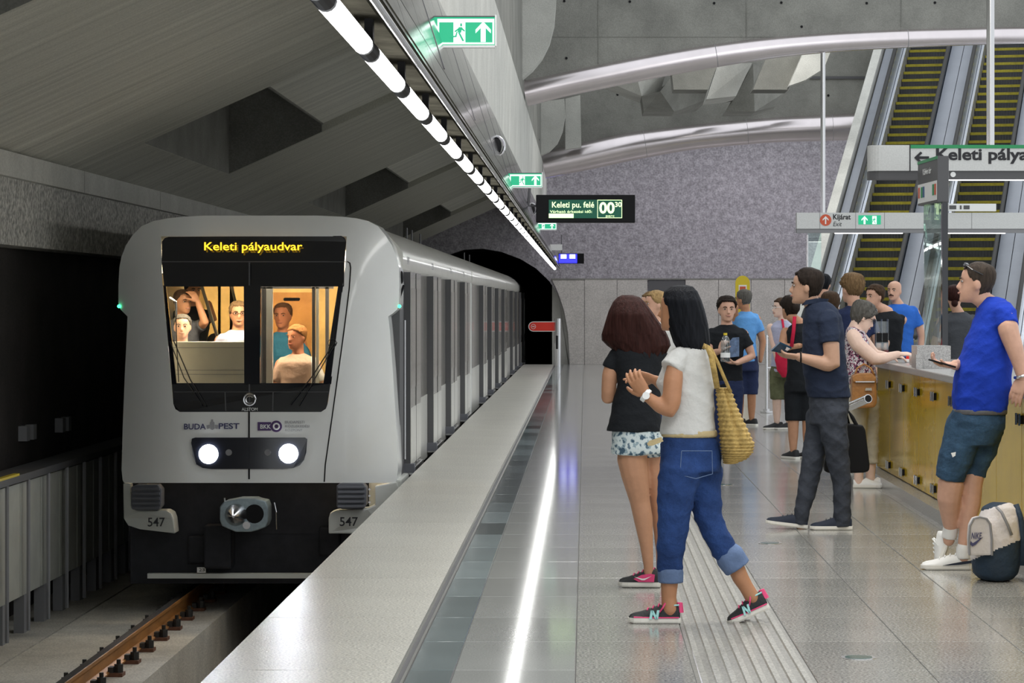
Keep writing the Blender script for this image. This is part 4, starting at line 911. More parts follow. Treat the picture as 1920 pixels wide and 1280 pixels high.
def remesh(mb, voxel, sm=4, wr=0, seed=0, wf=1.0):
    me = mb.mesh('tmp'); bm = bmesh.new(); bm.from_mesh(me); bmesh.ops.recalc_face_normals(bm, faces=bm.faces); bm.to_mesh(me); bm.free()
    o = bpy.data.objects.new('tmp', me); COL.objects.link(o)
    r_ = o.modifiers.new('r', 'REMESH'); r_.mode = 'VOXEL'; r_.voxel_size = voxel
    if sm: s_ = o.modifiers.new('s', 'SMOOTH'); s_.factor = .5; s_.iterations = sm
    dg = bpy.context.evaluated_depsgraph_get(); out_ = bpy.data.meshes.new_from_object(o.evaluated_get(dg))
    bpy.data.objects.remove(o); bpy.data.meshes.remove(me)
    if wr and len(out_.vertices):
        n = len(out_.vertices); co = np.empty(n*3); out_.vertices.foreach_get('co', co); co = co.reshape(-1,3); no = np.empty(n*3); out_.vertices.foreach_get('normal', no); no = no.reshape(-1,3)
        rs = np.random.RandomState(seed); d = np.zeros(n)
        for k in range(7):
            v = rs.normal(size=3); v[2] = abs(v[2])+.8; v /= np.linalg.norm(v); f = rs.uniform(22, 75)*wf
            ph = co @ v*f+rs.uniform(0, 6)+1.3*np.sin(co @ rs.normal(size=3)*9)
            d += (1-np.abs(np.sin(ph*.5)))**2*rs.uniform(.4, 1)-.3
        co += no*(d*wr/2.2)[:,None]; out_.vertices.foreach_set('co', co.ravel()); out_.update()
    out_.materials.clear()
    return out_
def ring_rows(mb, rows, Y, n=28, grow=0, k=2.3, sub=3):
    # rows: (py, xl, xr, half depth in metres[, dy]) -> elliptical rings, smoothly interpolated
    a = np.array([(r+(0,) if len(r) == 4 else r) for r in rows], float)
    t = np.linspace(0, len(a)-1, (len(a)-1)*sub+1); aa = np.stack([np.interp(t, range(len(a)), a[:,j]) for j in range(5)], 1)
    rings = []
    for py, xl, xr, dp, dy in aa:
        p, q = P(xl, py, Y+dy), P(xr, py, Y+dy); c = (p+q)/2; hw = (q.x-p.x)/2+grow; hd = dp+grow; rr = []
        for i in range(n):
            th = 2*math.pi*i/n; cs, sn = math.cos(th), math.sin(th)
            rr.append((c.x+hw*math.copysign(abs(cs)**(2/k), cs), c.y+hd*math.copysign(abs(sn)**(2/k), sn), c.z))
        rings.append(rr)
    mb.loft(rings)
def limb(mb, pts, Y, grow=0, n=12, flat=False, covers=()):
    pp = [P(p[0], p[1], Y+p[2]) for p in pts]; rr = [p[3]*Y/F+grow for p in pts]
    # smooth subdivision
    path, rad = [], []
    for i in range(len(pp)-1):
        for t in (0, .33, .67): path.append(pp[i].lerp(pp[i+1], t)); rad.append(rr[i]*(1-t)+rr[i+1]*t)
    path.append(pp[-1]); rad.append(rr[-1])
    for (a, b, r0, tmin) in covers:
        ab = b-a; L2 = ab.length_squared
        for i, p in enumerate(path):
            t = (p-a).dot(ab)/L2
            if tmin < t < .88 and (p-a-ab*t).length < r0*1.1: rad[i] = min(rad[i], r0*.70)
    mb.tube(path, rad, n, round_='start' if flat else True)
SK = [(0,.022,.080,.030),(.06,.042,.090,-.012),(.15,.054,.091,-.042),(.25,.062,.090,-.062),(.38,.068,.088,-.080),(.5,.073,.084,-.091),(.6,.076,.091,-.097),(.75,.076,.087,-.099),(.88,.063,.067,-.086),(.96,.039,.037,-.055),(1,.012,.006,-.026)]
SKA = np.array(SK)
class Frame:
    def __init__(s, c, hh, yaw, pitch=0, roll=0):
        y, p = math.radians(yaw), math.radians(pitch)
        s.f = Vector((math.sin(y)*math.cos(p), -math.cos(y)*math.cos(p), math.sin(p))); s.l = Vector((0,0,1)).cross(s.f).normalized(); s.u = s.f.cross(s.l)
        if roll:
            R = Matrix.Rotation(math.radians(roll), 3, s.f); s.l = R @ s.l; s.u = R @ s.u
        s.c = Vector(c); s.k = hh/.225
    def w(s, x, y, z): return s.c+(s.l*x+s.f*y+s.u*z)*s.k
    def skull(s, z, az, grow=0):
        w_, yf, yb = (np.interp(z, SKA[:,0], SKA[:,j]) for j in (1,2,3)); cy = (yf+yb)/2; d = (yf-yb)/2
        return s.w(math.sin(az)*(w_+grow), cy+math.cos(az)*(d+grow), (z-.5)*.225)
def head_mesh(mb, fr):
    mb.loft([[fr.skull(r[0], 2*math.pi*i/20) for i in range(20)] for r in SK])
    mb.loft([[fr.w(x*w_, y, z) for x, y in ((-1,.07),(1,.07),(.6,d),(-.6,d))] for z, w_, d in ((.025,.010,.090),(.0,.011,.100),(-.02,.014,.112),(-.034,.019,.117),(-.045,.015,.098))])
    for sx in (-1, 1): mb.ell(fr.w(sx*.076,-.008,-.012), .010*fr.k, .019*fr.k, .032*fr.k, ax=(fr.l, fr.f, fr.u))
    mb.ell(fr.w(0,.085,-.062), .026*fr.k, .012*fr.k, .013*fr.k, ax=(fr.l, fr.f, fr.u)); mb.ell(fr.w(0,.078,-.098), .024*fr.k, .018*fr.k, .016*fr.k, ax=(fr.l, fr.f, fr.u))
def face_parts(root, fr, hairm, brow=True, smile=False, glasses=None, moustache=None):
    ax = (fr.l, fr.f, fr.u); k = fr.k
    for sx in (-1, 1):
        mb = MB(); mb.ell(fr.w(sx*.032,.0785,.004), .0125*k, .007*k, .0060*k, 10, 6, 0, ax); mb.ell(fr.w(sx*.032,.0840,.004), .0065*k, .004*k, .0066*k, 8, 5, 1, ax); mb.build('eye', ['eye_white', 'eye_dark'], root, True)
        if brow: mb = MB(); mb.tube([fr.w(sx*.014,.094,.019), fr.w(sx*.032,.093,.025), fr.w(sx*.05,.082,.020)], [.004*k,.0045*k,.003*k], 6); mb.build('eyebrow', hairm, root, True)
    mb = MB(); mb.tube([fr.w(-.026,.088,-.060+(.006 if smile else 0)), fr.w(-.01,.098,-.062), fr.w(.01,.098,-.062), fr.w(.026,.088,-.060+(.006 if smile else 0))], [.003*k,.0065*k,.0065*k,.003*k], 6); mb.build('lips', 'lip', root, True)
    if smile: mb = MB(); mb.ell(fr.w(0,.0985,-.0615), .016*k, .004*k, .004*k, 8, 5, 0, ax); mb.build('teeth', 'eye_white', root, True)
    if moustache: mb = MB(); mb.tube([fr.w(-.03,.090,-.056), fr.w(0,.104,-.046), fr.w(.03,.090,-.056)], [.004*k,.008*k,.004*k], 6); mb.build('moustache', moustache, root, True)
    if glasses: spectacles(root, fr, glasses)
def spectacles(root, fr, m, up=0, back=0):
    mb = MB(); r_ = .0022*fr.k
    for sx in (-1, 1):
        mb.tube([fr.w(sx*.034+.021*math.cos(a), .100-back, .002+up+.016*math.sin(a)) for a in np.linspace(0, 6.283, 15)], r_, 5)
        mb.tube([fr.w(sx*.055,.098-back,.006+up), fr.w(sx*.079,.06-back,.008+up), fr.w(sx*.081,-.02-back,.004+up)], r_, 5)
    mb.tube([fr.w(-.013,.102-back,.004+up), fr.w(.013,.102-back,.004+up)], r_, 5); mb.build('glasses', m, root)
def sunglasses_up(root, fr):
    mb = MB()
    for sx in (-1, 1):
        mb.ell(fr.w(sx*.034,.066,.092), .028*fr.k, .012*fr.k, .017*fr.k, ax=(fr.l, fr.f, fr.u)); mb.tube([fr.w(sx*.06,.06,.092), fr.w(sx*.084,.02,.07), fr.w(sx*.086,-.04,.045)], .003*fr.k, 5)
    mb.build('sunglasses', 'black_gloss', root)
def hair_cap(root, fr, m, thick=.012, fz=.86, sz=.55, bz=.2, seed=0, rough=.004, bun=None, name='hair'):
    rs = np.random.RandomState(seed); na, nt_ = 84, 16; cj = rs.uniform(-1, 1, 84); rings = []
    def bound(az):
        a = abs((az+math.pi) % (2*math.pi)-math.pi); return float(np.interp(math.degrees(a), [0,45,65,85,100,125,180], [fz,fz-.02,sz+.12,sz,sz-.03,bz+.06,bz]))
    for t in list(np.linspace(0, 1, nt_))+[1.03]:
        rr = []
        for i in range(na):
            az = 2*math.pi*i/na; b = bound(az)+.025*cj[i]; z = 1-(1-b)*min(t, 1); g = thick*(1-.55*max(0, t-.75)/.25)+rough*(.55*cj[(i+int(t*7))%na]+.45*rs.uniform(-1, 1))*(t > .02)
            if t > 1: g = -.012
            p = fr.skull(z, az, g if t > 0 else 0)
            if t < .35: p = p+fr.u*(thick*(1-t/.35)*fr.k)
            rr.append(p)
        rings.append(rr)
    mb = MB(); mb.loft(rings)
    if bun: mb.ell(fr.w(*bun[:3]), bun[3]*fr.k, bun[3]*fr.k, bun[3]*fr.k*1.1)
    return mb.build(name, m, root, True)
def hair_rows(root, rows, Y, m, depth, dy=0, groove=.006, seed=0, n=72, taper=True, fringe=.05):
    rs = np.random.RandomState(seed); a = np.array(rows, float); t = np.linspace(0, len(a)-1, (len(a)-1)*5+1)
    aa = np.stack([np.interp(t, range(len(a)), a[:,j]) for j in range(3)], 1); ph = rs.uniform(0, 6, n); gr = np.abs(np.sin(np.arange(n)*2.1+ph*.5)); fr_ = rs.uniform(-1, 1, n)
    rings = []; tot = len(aa)
    for q, (py, xl, xr) in enumerate(aa):
        c = P((xl+xr)/2, py, Y+dy); hw = (xr-xl)/2*Y/F; u_ = q/(tot-1); hd = depth*(min(1, .25+2.2*u_) if u_ < .35 else 1-.25*(u_-.35)); rr = []
        for i in range(n):
            th = 2*math.pi*i/n; g = groove*(gr[(i+int(1.5*math.sin(u_*4)))%n]-.5)*min(1, u_*3)
            drop = max(0, u_-.75)/.25*fringe*fr_[i]
            rr.append((c.x+(hw+g)*math.cos(th), c.y+(hd+g)*math.sin(th), c.z+drop))
        rings.append(rr)
    mb = MB(); mb.loft(rings); return mb.build('hair', m, root, True)
def hand(mb, wrist, d, n, s=1.0, side=1, curl=(.35,.45,.5,.55), thumb=.5, rad=1.0):
    d = Vector(d).normalized(); n = Vector(n); n = (n-d*n.dot(d)).normalized(); t = d.cross(n)*side; w = Vector(wrist)
    def ring(o, hw, th): return [w+d*o*s+(t*math.cos(a)*hw+n*math.sin(a)*th)*s for a in np.linspace(0, 2*math.pi, 13)[:-1]]
    mb.loft([ring(-.02,.026,.020), ring(.01,.028,.018), ring(.04,.038,.016), ring(.075,.041,.014), ring(.09,.036,.010)])
    for j, (off, L) in enumerate(((.030,.072),(.0105,.080),(-.010,.074),(-.029,.058))):
        p = w+(d*.078+t*off)*s; a = 0; path = [p]; dd = (d+t*off*2.0).normalized()
        for q, fr2 in enumerate((.42,.33,.25)):
            a += curl[j]*(1.0 if q else .7); dv = dd*math.cos(a)+n*math.sin(a); p = p+dv*(L*fr2*s); path.append(p)
        mb.tube(path, [.0095*s*rad,.009*s*rad,.0082*s*rad,.007*s*rad], 9, round_=True)
    p = w+(d*.025+t*.028)*s; path = [p]
    for q, (L, a) in enumerate(((.032,0),(.026,thumb*.6),(.022,thumb))):
        dv = (d*.75+t*(.66-.8*a*.5)+n*(.25+a)).normalized(); p = p+dv*(L*s); path.append(p)
    mb.tube(path, [.013*s,.0115*s,.010*s,.008*s], 9, round_=True)
def add_hand(root, m, wrist, d, n, **kw):
    mb = MB(); hand(mb, wrist, d, n, **kw); return remesh(mb, .0042, 2)
def shoe(root, heel, fwd, L, mu, ms, pitch=0, name='shoe', collar=.085, wid=1.0, yaw_up=None):
    # heel: world point of the sole at the back of the heel
    f = Vector(fwd).normalized(); lat = Vector((0,0,1)).cross(f).normalized(); R = Matrix.Rotation(-pitch, 3, lat); f2 = R @ f; up = f2.cross(lat) if f2.cross(lat).z > 0 else lat.cross(f2)
    h = Vector(heel)
    collar *= 1.1; secs = [(0,.024,.07),(.04,.031,collar),(.14,.034,collar),(.28,.035,collar*.93),(.42,.037,.084),(.58,.042,.068),(.75,.044,.055),(.9,.037,.047),(.97,.024,.039),(1,.008,.026)]
    def P3(t, x, z): return h+f2*(t*L)+lat*(x*wid)+up*z
    rings = []
    for t, w_, hh in secs:
        rings.append([P3(t, x*w_, z) for x, z in ((-1,.018),(-1.02,.03),(-.92,hh*.62),(-.62,hh*.92),(-.25,hh),(.25,hh),(.62,hh*.92),(.92,hh*.62),(1.02,.03),(1,.018))])
    mb = MB(); mb.loft(rings); so = mb.build(name, mu, root, True)
    rings = []
    for t, w_, hh in secs:
        w2 = w_+.005; e = .012 if t > .9 else 0
        rings.append([P3(t+(-.012 if t == 0 else .012 if t == 1 else 0), x*w2, z) for x, z in ((-.9,e*.5),(-1,.008+e*.5),(-1,.026),(1,.026),(1,.008+e*.5),(.9,e*.5))])
    mb = MB(); mb.loft(rings); mb.build('sole', ms, so)
    return so, P3
def laces(so, P3, m, t0=.30, t1=.62, n=4, w_=.022, bow=False):
    mb = MB()
    for k in range(n):
        t = t0+(t1-t0)*k/(n-1); z = np.interp(t, [.28,.42,.58,.75], [.088,.086,.070,.057]); mb.tube([P3(t-.02,-w_,z*.93), P3(t,0,z+.005), P3(t+.02,w_,z*.93)], .0032, 5)
    if bow:
        for sx in (-1, 1): mb.tube([P3(t0,0,.092), P3(t0-.02,sx*.03,.10), P3(t0+.04,sx*.045,.075), P3(t0+.10,sx*.04,.055)], .004, 5)
    mb.build('laces', m, so)
def union(a, b):
    oa = bpy.data.objects.new('tmp', a); ob = bpy.data.objects.new('tmp', b); COL.objects.link(oa); COL.objects.link(ob)
    m_ = oa.modifiers.new('b', 'BOOLEAN'); m_.operation = 'UNION'; m_.object = ob; m_.solver = 'MANIFOLD'
    dg = bpy.context.evaluated_depsgraph_get(); out_ = bpy.data.meshes.new_from_object(oa.evaluated_get(dg))
    ok = len(out_.vertices) > len(a.vertices)
    bpy.data.objects.remove(oa); bpy.data.objects.remove(ob)
    if not ok:
        bm = bmesh.new(); bm.from_mesh(a); bm.from_mesh(b); bm.to_mesh(out_); bm.free()
    out_.materials.clear(); return out_
def person(label, Y, base_px, head, skin, hair=None, rows=None, limbs=(), garments=(), hands=(), vox=.009, face=None, neck=None, group=None, zoff=0):
    """head = (px, py, height px, yaw, pitch); garments = (name, material, rows, limbs, wrinkle)"""
    x = P(base_px, 0, Y).x
    root = thing('person', label, 'person', (x, Y, zoff), group)
    hx, hy, hh = head[:3]; fr = Frame(P(hx, hy, Y+(head[5] if len(head) > 5 else 0)), hh*Y/F, head[3], head[4] if len(head) > 4 else 0)
    mb = MB(); head_mesh(mb, fr)
    nb = neck or (hx, hy+hh*.98, 0)
    nbp = P(nb[0], nb[1], Y+nb[2]); k = fr.k
    mb.tube([fr.w(0,-.02,-.04), fr.w(0,-.022,-.09), fr.w(0,-.022,-.09).lerp(nbp, .5), nbp, nbp+Vector((0,0,-.04*k))], [.052*k,.052*k,.053*k,.058*k,.062*k], 14)
    if rows: ring_rows(mb, rows, Y, grow=-.022)
    cov = []
    for g in garments:
        for l_ in g[3]:
            for a, b in zip(l_[:-1], l_[1:]): cov.append((P(a[0], a[1], Y+a[2]), P(b[0], b[1], Y+b[2]), min(a[3], b[3])*Y/F, -2.0 if g[0] in ('tee', 'polo_shirt', 'top') else -.1))
    for l_ in limbs: limb(mb, l_, Y, covers=cov)
    me = remesh(mb, vox, 3)
    hms = []
    for hnd in hands:
        d = dict(hnd); w_ = d.pop('w'); dd = d.pop('d'); nn_ = d.pop('n'); hms.append(add_hand(root, skin, P(w_[0], w_[1], Y+w_[2]), dd, nn_, **d))
    if hms:
        for h_ in hms: me = union(me, h_)
    me.name = 'body'; body = obj('body', me, skin, root, True)
    for i, g in enumerate(garments):
        nm, gm, grows, glimbs = g[:4]; wr = g[4] if len(g) > 4 else .006; sm_ = g[5] if len(g) > 5 else 4
        mb = MB()
        if grows: ring_rows(mb, grows, Y)
        for l_ in glimbs: limb(mb, l_, Y, n=18, flat=True)
        gmsh = remesh(mb, vox, sm_, wr, seed=i+int(hx)); gmsh.name = nm; obj(nm, gmsh, gm, root, True)
    hm = 'hair_dark'
    if hair:
        if hair[0] == 'cap': hm = hair[1]; hair_cap(root, fr, hair[1], **(hair[2] if len(hair) > 2 else {}))
        elif hair[0] == 'rows': hm = hair[1]; hair_rows(root, hair[2], Y, hair[1], **hair[3])
    if face is not None: face_parts(root, fr, hm, **face)
    return root, fr
def bgperson(label, hx, hy, hh, yaw, skin, hair, top, bottom='shorts_navy', pitch=0, height=1.72, Y=None, sleeves=True, arms=(None, None), face=None, bulk=1.0, lean=0, vox=.013, hands=(), legs='long', group=None, bare=False, seat=None):
    """a standing figure hung from the head position; arms = pixel joints (elbow, wrist) for the two sides"""
    Y = Y or .235*F/hh; s = F/Y; cy = hy; m = lambda v: v*s          # metres -> pixels
    th = math.radians(yaw*.8); lat = abs(math.cos(th)); wsh = (.195*lat+.125*(1-lat))*bulk; wh = (.165*lat+.125*(1-lat))*bulk; dsh = (.12*lat+.19*(1-lat))*bulk
    bx = hx+m(lean)-m(math.sin(th)*.03)
    ns = cy+m(.15); sy = cy+m(.215); hipy = cy+m(height*.54-.10+.02) if seat is None else cy+m(.62)
    R = [(ns, bx-m(.07), bx+m(.07), .06), (ns+m(.045), bx-m(wsh*.78), bx+m(wsh*.78), dsh*.7), (sy+m(.02), bx-m(wsh), bx+m(wsh), dsh*.92), (sy+m(.16), bx-m(wsh*.93), bx+m(wsh*.93), dsh), (sy+m(.32), bx-m(wsh*.82), bx+m(wsh*.82), dsh*.95), (sy+m(.48), bx-m(wh), bx+m(wh), dsh*.95), (sy+m(.58), bx-m(wh), bx+m(wh), dsh)]
    fy = CY+H*s if seat is None else hipy+m(.45)
    limbs, sl = [], []
    for i, sx in enumerate((-1, 1)):
        a = arms[i]; dy0 = -sx*math.sin(th)*.16*0
        sh = (bx+sx*m(wsh*.92), sy+m(.03), 0, m(.055*bulk))
        el, wr_ = (a[0], a[1]) if a else ((bx+sx*m(wsh+.06), sy+m(.33), 0), (bx+sx*m(wsh+.03), sy+m(.57), -.05))
        el = (el[0], el[1], el[2], m(.042*bulk)); w4 = (wr_[0], wr_[1], wr_[2], m(.028))
        limbs.append([sh, el, w4]); mid = tuple(sh[j]*.42+el[j]*.58 for j in range(3))
        if sleeves: sl.append([(sh[0]-sx*m(.03), sh[1], 0, m(.065*bulk)), (*mid, m(.063*bulk))])
    kn = (hipy+fy)/2
    G = [('top', top, R, sl, .006)]
    LG = []
    for sx in (-1, 1):
        x0 = bx+sx*m(wh*.5); an = fy-m(.09); limbs.append([(x0, hipy, 0, m(.085)), (x0, kn, -.02, m(.058)), (x0, (kn+an)/2, 0, m(.052)), (x0, an, 0, m(.036))])
        LG.append([(x0, hipy-m(.02), 0, m(.098)), (x0, kn-m(.02) if legs == 'short' else kn, -.02, m(.085 if legs == 'short' else .072))]+([(x0, an+m(.02), 0, m(.055))] if legs == 'long' else []))
    if bottom: G.append(('trousers' if legs == 'long' else 'shorts', bottom, [(sy+m(.50), bx-m(wh+.004), bx+m(wh+.004), dsh*.98), (hipy+m(.05), bx-m(wh+.01), bx+m(wh+.01), dsh)], LG, .006))
    root, fr = person(label, Y, bx, (hx, hy, hh, yaw, pitch), skin, hair, R, limbs, G, hands, vox, face, neck=(bx, ns+m(.01), 0), group=group)
    if seat is None:
        f = Vector((math.sin(math.radians(yaw)), -math.cos(math.radians(yaw)), 0))
        for sx in (-1, 1): shoe(root, Vector((P(bx+sx*m(wh*.5),0,Y).x, Y, 0))-f*.08, f, .265, 'shoe_black', 'sole_white')
    return root, fr
# ================================================================ the two women in front
root, fr = person('woman with auburn hair in black tee and acid-wash shorts, seen from behind', 14.6, 1205, (1186,598,66,-140,0), 'skin_warm',
    ('rows', 'hair_auburn', [(553,1166,1188),(557,1158,1199),(566,1150,1208),(581,1143,1219),(600,1137,1232),(613,1133,1242),(626,1129,1249),(638,1130,1254),(648,1140,1256),(658,1154,1250),(667,1168,1240)], dict(depth=.125, groove=.011, seed=3, fringe=.025)),
    rows=[(650,1165,1232,.08),(690,1155,1240,.11),(760,1152,1236,.11),(820,1150,1238,.12),(850,1152,1238,.11)],
    limbs=[[(1152,668,0,15),(1143,705,0,15),(1140,745,.02,13.5),(1160,738,.22,9)], [(1236,668,0,15),(1247,710,.05,14),(1246,742,.08,13),(1222,735,.25,9)],
           [(1182,840,-.02,31),(1190,890,-.02,26),(1200,940,0,19.5),(1206,972,0,18.5),(1212,1020,0,13),(1216,1062,0,9.5),(1216,1082,0,10)],
           [(1228,840,.05,28),(1232,890,.06,24),(1236,940,.08,18),(1239,975,.09,17),(1240,1030,.1,11),(1240,1070,.1,9.5)]],
    garments=[('tee', 'tee_black', [(641,1170,1222,.075),(648,1152,1238,.095),(660,1147,1246,.11),(690,1152,1245,.12),(720,1156,1240,.12),(750,1150,1238,.12),(780,1142,1241,.13),(809,1136,1245,.138)], [[(1158,664,0,17),(1143,692,0,17.5)], [(1234,664,0,17),(1247,694,.03,17)]], .007),
              ('shorts', 'shorts_acid', [(796,1148,1242,.125),(815,1146,1244,.132),(838,1145,1246,.135),(851,1146,1246,.13)], [[(1180,830,-.02,34),(1179,853,-.02,35.5)], [(1226,830,.04,31),(1229,853,.05,32)]], .005)],
    hands=[dict(w=(1160,738,.22), d=(.6,.7,.3), n=(.7,-.6,.3), side=-1)])
for hx_, y_, dy in ((1237,1099,0),(1258,1094,.12)):
    hp0 = P(hx_, y_, 14.6+dy); hp0.z = .004
    so, P3 = shoe(root, hp0, (-1,.12,0), .225, 'shoe_black', 'sole_white', wid=1.05)
    mb = MB(); mb.prism([P3(t, .045, z) for t, z in ((.12,.03),(.5,.03),(.62,.045),(.42,.068),(.2,.075),(.1,.07))], (0,-.004,0)); mb.build('side_panel', 'pink', so)
    mb = MB(); mb.prism([P3(t, .051, z) for t, z in ((.18,.062),(.35,.040),(.42,.040),(.60,.058),(.40,.048),(.33,.05))], (0,-.003,0)); mb.build('shoe_mark', 'white', so)
    laces(so, P3, 'pink')
    mb = MB(); mb.tube([P3(.0,0,.06), P3(-.01,0,.09)], .012, 6); mb.build('heel_tab', 'pink', so)

root, fr = person('woman with straight black hair in white tee and rolled-up blue jeans, walking', 13.0, 1290, (1270,580,80,-118,0), 'skin_tan',
    ('rows', 'hair_black', [(534,1270,1288),(537,1257,1299),(546,1246,1307),(562,1243,1314),(580,1247,1320),(600,1250,1325),(620,1256,1329),(640,1263,1331),(652,1272,1330),(663,1288,1327)], dict(depth=.105, dy=.0, groove=.009, seed=11, fringe=.03)),
    rows=[(662,1262,1328,.08),(700,1246,1330,.10),(770,1248,1330,.10),(830,1246,1336,.11),(860,1246,1340,.11)],
    limbs=[[(1266,680,-.12,17),(1262,715,-.14,18.5),(1259,752,-.15,18),(1256,768,-.15,16),(1236,760,-.15,14),(1212,742,-.14,9.5)], [(1290,676,.13,17),(1265,725,.15,15),(1252,730,.12,13),(1228,712,.06,9)],
           [(1278,850,-.03,24),(1268,930,-.05,22),(1262,1000,-.04,19),(1256,1060,-.03,18),(1255,1095,-.03,16.5),(1254,1120,-.03,14.5),(1256,1145,-.03,16)], [(1314,850,.04,24),(1322,930,.05,20),(1332,980,.05,17),(1372,1045,.05,17),(1388,1082,.05,16),(1399,1100,.05,14),(1412,1122,.05,14.5)]],
    garments=[('tee', 'tee_white', [(646,1276,1322,.07),(654,1260,1334,.095),(664,1250,1338,.11),(682,1243,1340,.125),(702,1234,1340,.13),(717,1230,1340,.13),(738,1238,1339,.125),(780,1240,1341,.12),(800,1237,1343,.127),(815,1237,1342,.133)], [[(1272,672,-.10,22),(1257,693,-.13,23)], [(1290,672,.1,22),(1282,690,.13,22)]], .006),
              ('jeans', 'jeans_blue', [(810,1242,1339,.118),(830,1238,1349,.125),(855,1236,1355,.13),(885,1236,1354,.13)], [[(1276,880,-.05,42),(1268,925,-.06,37),(1264,965,-.05,33),(1260,1005,-.04,30),(1257,1045,-.03,27),(1257,1078,-.03,24)], [(1316,885,.05,41),(1322,925,.05,33),(1328,968,.05,28),(1346,1010,.05,26.5),(1372,1050,.05,25)]], .009),
              ('jeans_cuff', 'jeans_cuff', None, [[(1257,1070,-.03,25.5),(1257,1093,-.03,24.5)]], .003, 2), ('jeans_cuff', 'jeans_cuff', None, [[(1367,1041,.05,28.5),(1384,1066,.05,27)]], .003, 2),
              ('belt', 'belt_tan', [(806,1240,1345,.127),(819,1239,1346,.127)], [], 0, 1)],
    hands=[dict(w=(1212,742,-.14), d=(-.55,0,.8), n=(.3,.9,.2), side=1, curl=(.35,.4,.45,.5), s=1.02), dict(w=(1228,712,.06), d=(-.95,0,.22), n=(.1,-.6,-.7), side=-1, curl=(.12,.45,.5,.5), s=1.0)], neck=(1294,655,0))
mb = MB(); mb.prism([P(a,b,12.84) for a, b in ((1240,819),(1218,826),(1213,832),(1216,836),(1224,835),(1244,827))], (0,.012,0)); mb.build('belt_end', 'belt_tan', root)
mb = MB(); a, b = P(1208,739,12.86), P(1214,745,12.86); ax_ = (P(1212,742,12.86)-P(1236,760,12.85)).normalized()
c = P(1211,741,12.86); u_ = ax_.orthogonal().normalized(); v_ = ax_.cross(u_); mb.loft([[c+ax_*o+(u_*math.cos(t)+v_*math.sin(t))*(.031+e) for t in np.linspace(0, 6.283, 19)[:-1]] for o, e in ((-.012,0),(-.010,.004),(.010,.004),(.012,0))]); mb.disc(c+Vector((0,-.03,.0)), .018, (0,-1,0), .008, 16); mb.build('wristwatch', 'white', root)
for pk in ([(1278,845),(1335,845),(1336,888),(1305,897),(1275,890)],):
    q = [P(a, b, 13.0-.150) for a, b in pk]; mb = MB(); mb.tube(q+[q[0]], .0022, 5); mb.build('pocket_seam', 'jeans_cuff', root)
for i, (heel, pitch, lm) in enumerate((((1275,1168,-.03), 0, 0), ((1443,1139,.05), math.radians(-24), 0))):
    hp0 = P(heel[0], heel[1], 13.0+heel[2]); hp0.z = max(hp0.z, .002) if i else .002
    so, P3 = shoe(root, hp0, (-1,.02,0), .250 if i == 0 else .215, 'shoe_black', 'sole_white', pitch=pitch)
    laces(so, P3, 'pink', bow=True)
    o_, a_, b_ = P3(.62,.052,.022), P3(.34,.052,.022), P3(.62,.052,.066)
    ex, ez = (a_-o_)/.28, (b_-o_)/.042
    mb = MB()
    for q in ([(.02,0),(.07,0),(.10,.042),(.05,.042)], [(.05,.042),(.10,.042),(.19,0),(.14,0)], [(.14,0),(.19,0),(.22,.042),(.17,.042)]): mb.prism([o_+ex*x_+ez*z_+Vector((0,-.002,0)) for x_, z_ in q], (0,-.004,0))
    mb.build('shoe_letter', 'aqua', so)
    mb = MB(); mb.tube([P3(.015,0,.05), P3(.005,0,.098)], [.022,.014], 8); mb.build('heel_tab', 'pink', so)
    mb = MB(); mb.tube([P3(.02,.027,.088), P3(.16,.030,.086), P3(.30,.029,.086)], .004, 5); mb.build('collar_trim', 'aqua', so)
    mb = MB(); mb.tube([P3(.02,.040,.028), P3(.5,.046,.028), P3(.9,.041,.03)], .0035, 5); mb.build('sole_trim', 'pink', so)
# straw bag
mat('straw', (.44,.30,.095), .85, var=.3, vscale=30, bump=.5, bscale=50)
bg = thing('straw_bag', 'woven straw shoulder bag hanging behind the woman in white tee', 'bag', P(1378,870,12.96))
rowsb = [(727,1344,1368,.045),(735,1343,1372,.06),(760,1345,1381,.075),(785,1347,1392,.085),(810,1349,1404,.095),(832,1351,1414,.10),(848,1353,1411,.095),(860,1355,1400,.08),(869,1357,1378,.05)]
a_ = np.array(rowsb); t_ = np.linspace(0, len(a_)-1, 88); rings = []
for q, tq in enumerate(t_):
    py, xl, xr, dp = (np.interp(tq, range(len(a_)), a_[:,j]) for j in range(4)); c = P((xl+xr)/2, py, 12.95); hw = (xr-xl)/2*12.95/F; rr = []
    for i in range(64):
        th = 2*math.pi*i/64; g = .004*math.sin(q*math.pi/2)+.0025*math.sin(i*math.pi/2+(q//2)*1.5)+(-.02*math.exp(-((th-4.9)/.25)**2) if q < 60 else 0); rr.append((c.x+(hw+g)*math.cos(th), c.y+(dp+g)*math.sin(th), c.z))
    rings.append(rr)
mb = MB(); mb.loft(rings); mb.build('woven_body', 'straw', bg, True)
def strap(pts, w_, th_, m, par, Y):
    pp = [P(a,b,Y+c) for a, b, c in pts]; rings = []
    for i, p in enumerate(pp):
        t = (pp[min(i+1,len(pp)-1)]-pp[max(i-1,0)]).normalized(); sd = t.cross(Vector((0,1,0))).normalized(); rings.append([p+sd*w_+Vector((0,-th_,0)), p+sd*w_+Vector((0,th_,0)), p-sd*w_+Vector((0,th_,0)), p-sd*w_+Vector((0,-th_,0))])
    mb = MB(); mb.loft(rings); mb.build('strap', m, par, True)
strap([(1318,648,-.06),(1328,652,-.11),(1334,668,-.125),(1339,695,-.12),(1345,728,-.06)], .014, .006, 'straw', bg, 12.95); strap([(1322,648,-.03),(1334,655,-.09),(1346,680,-.09),(1358,708,-.07),(1370,735,-.04)], .008, .006, 'straw', bg, 12.95)
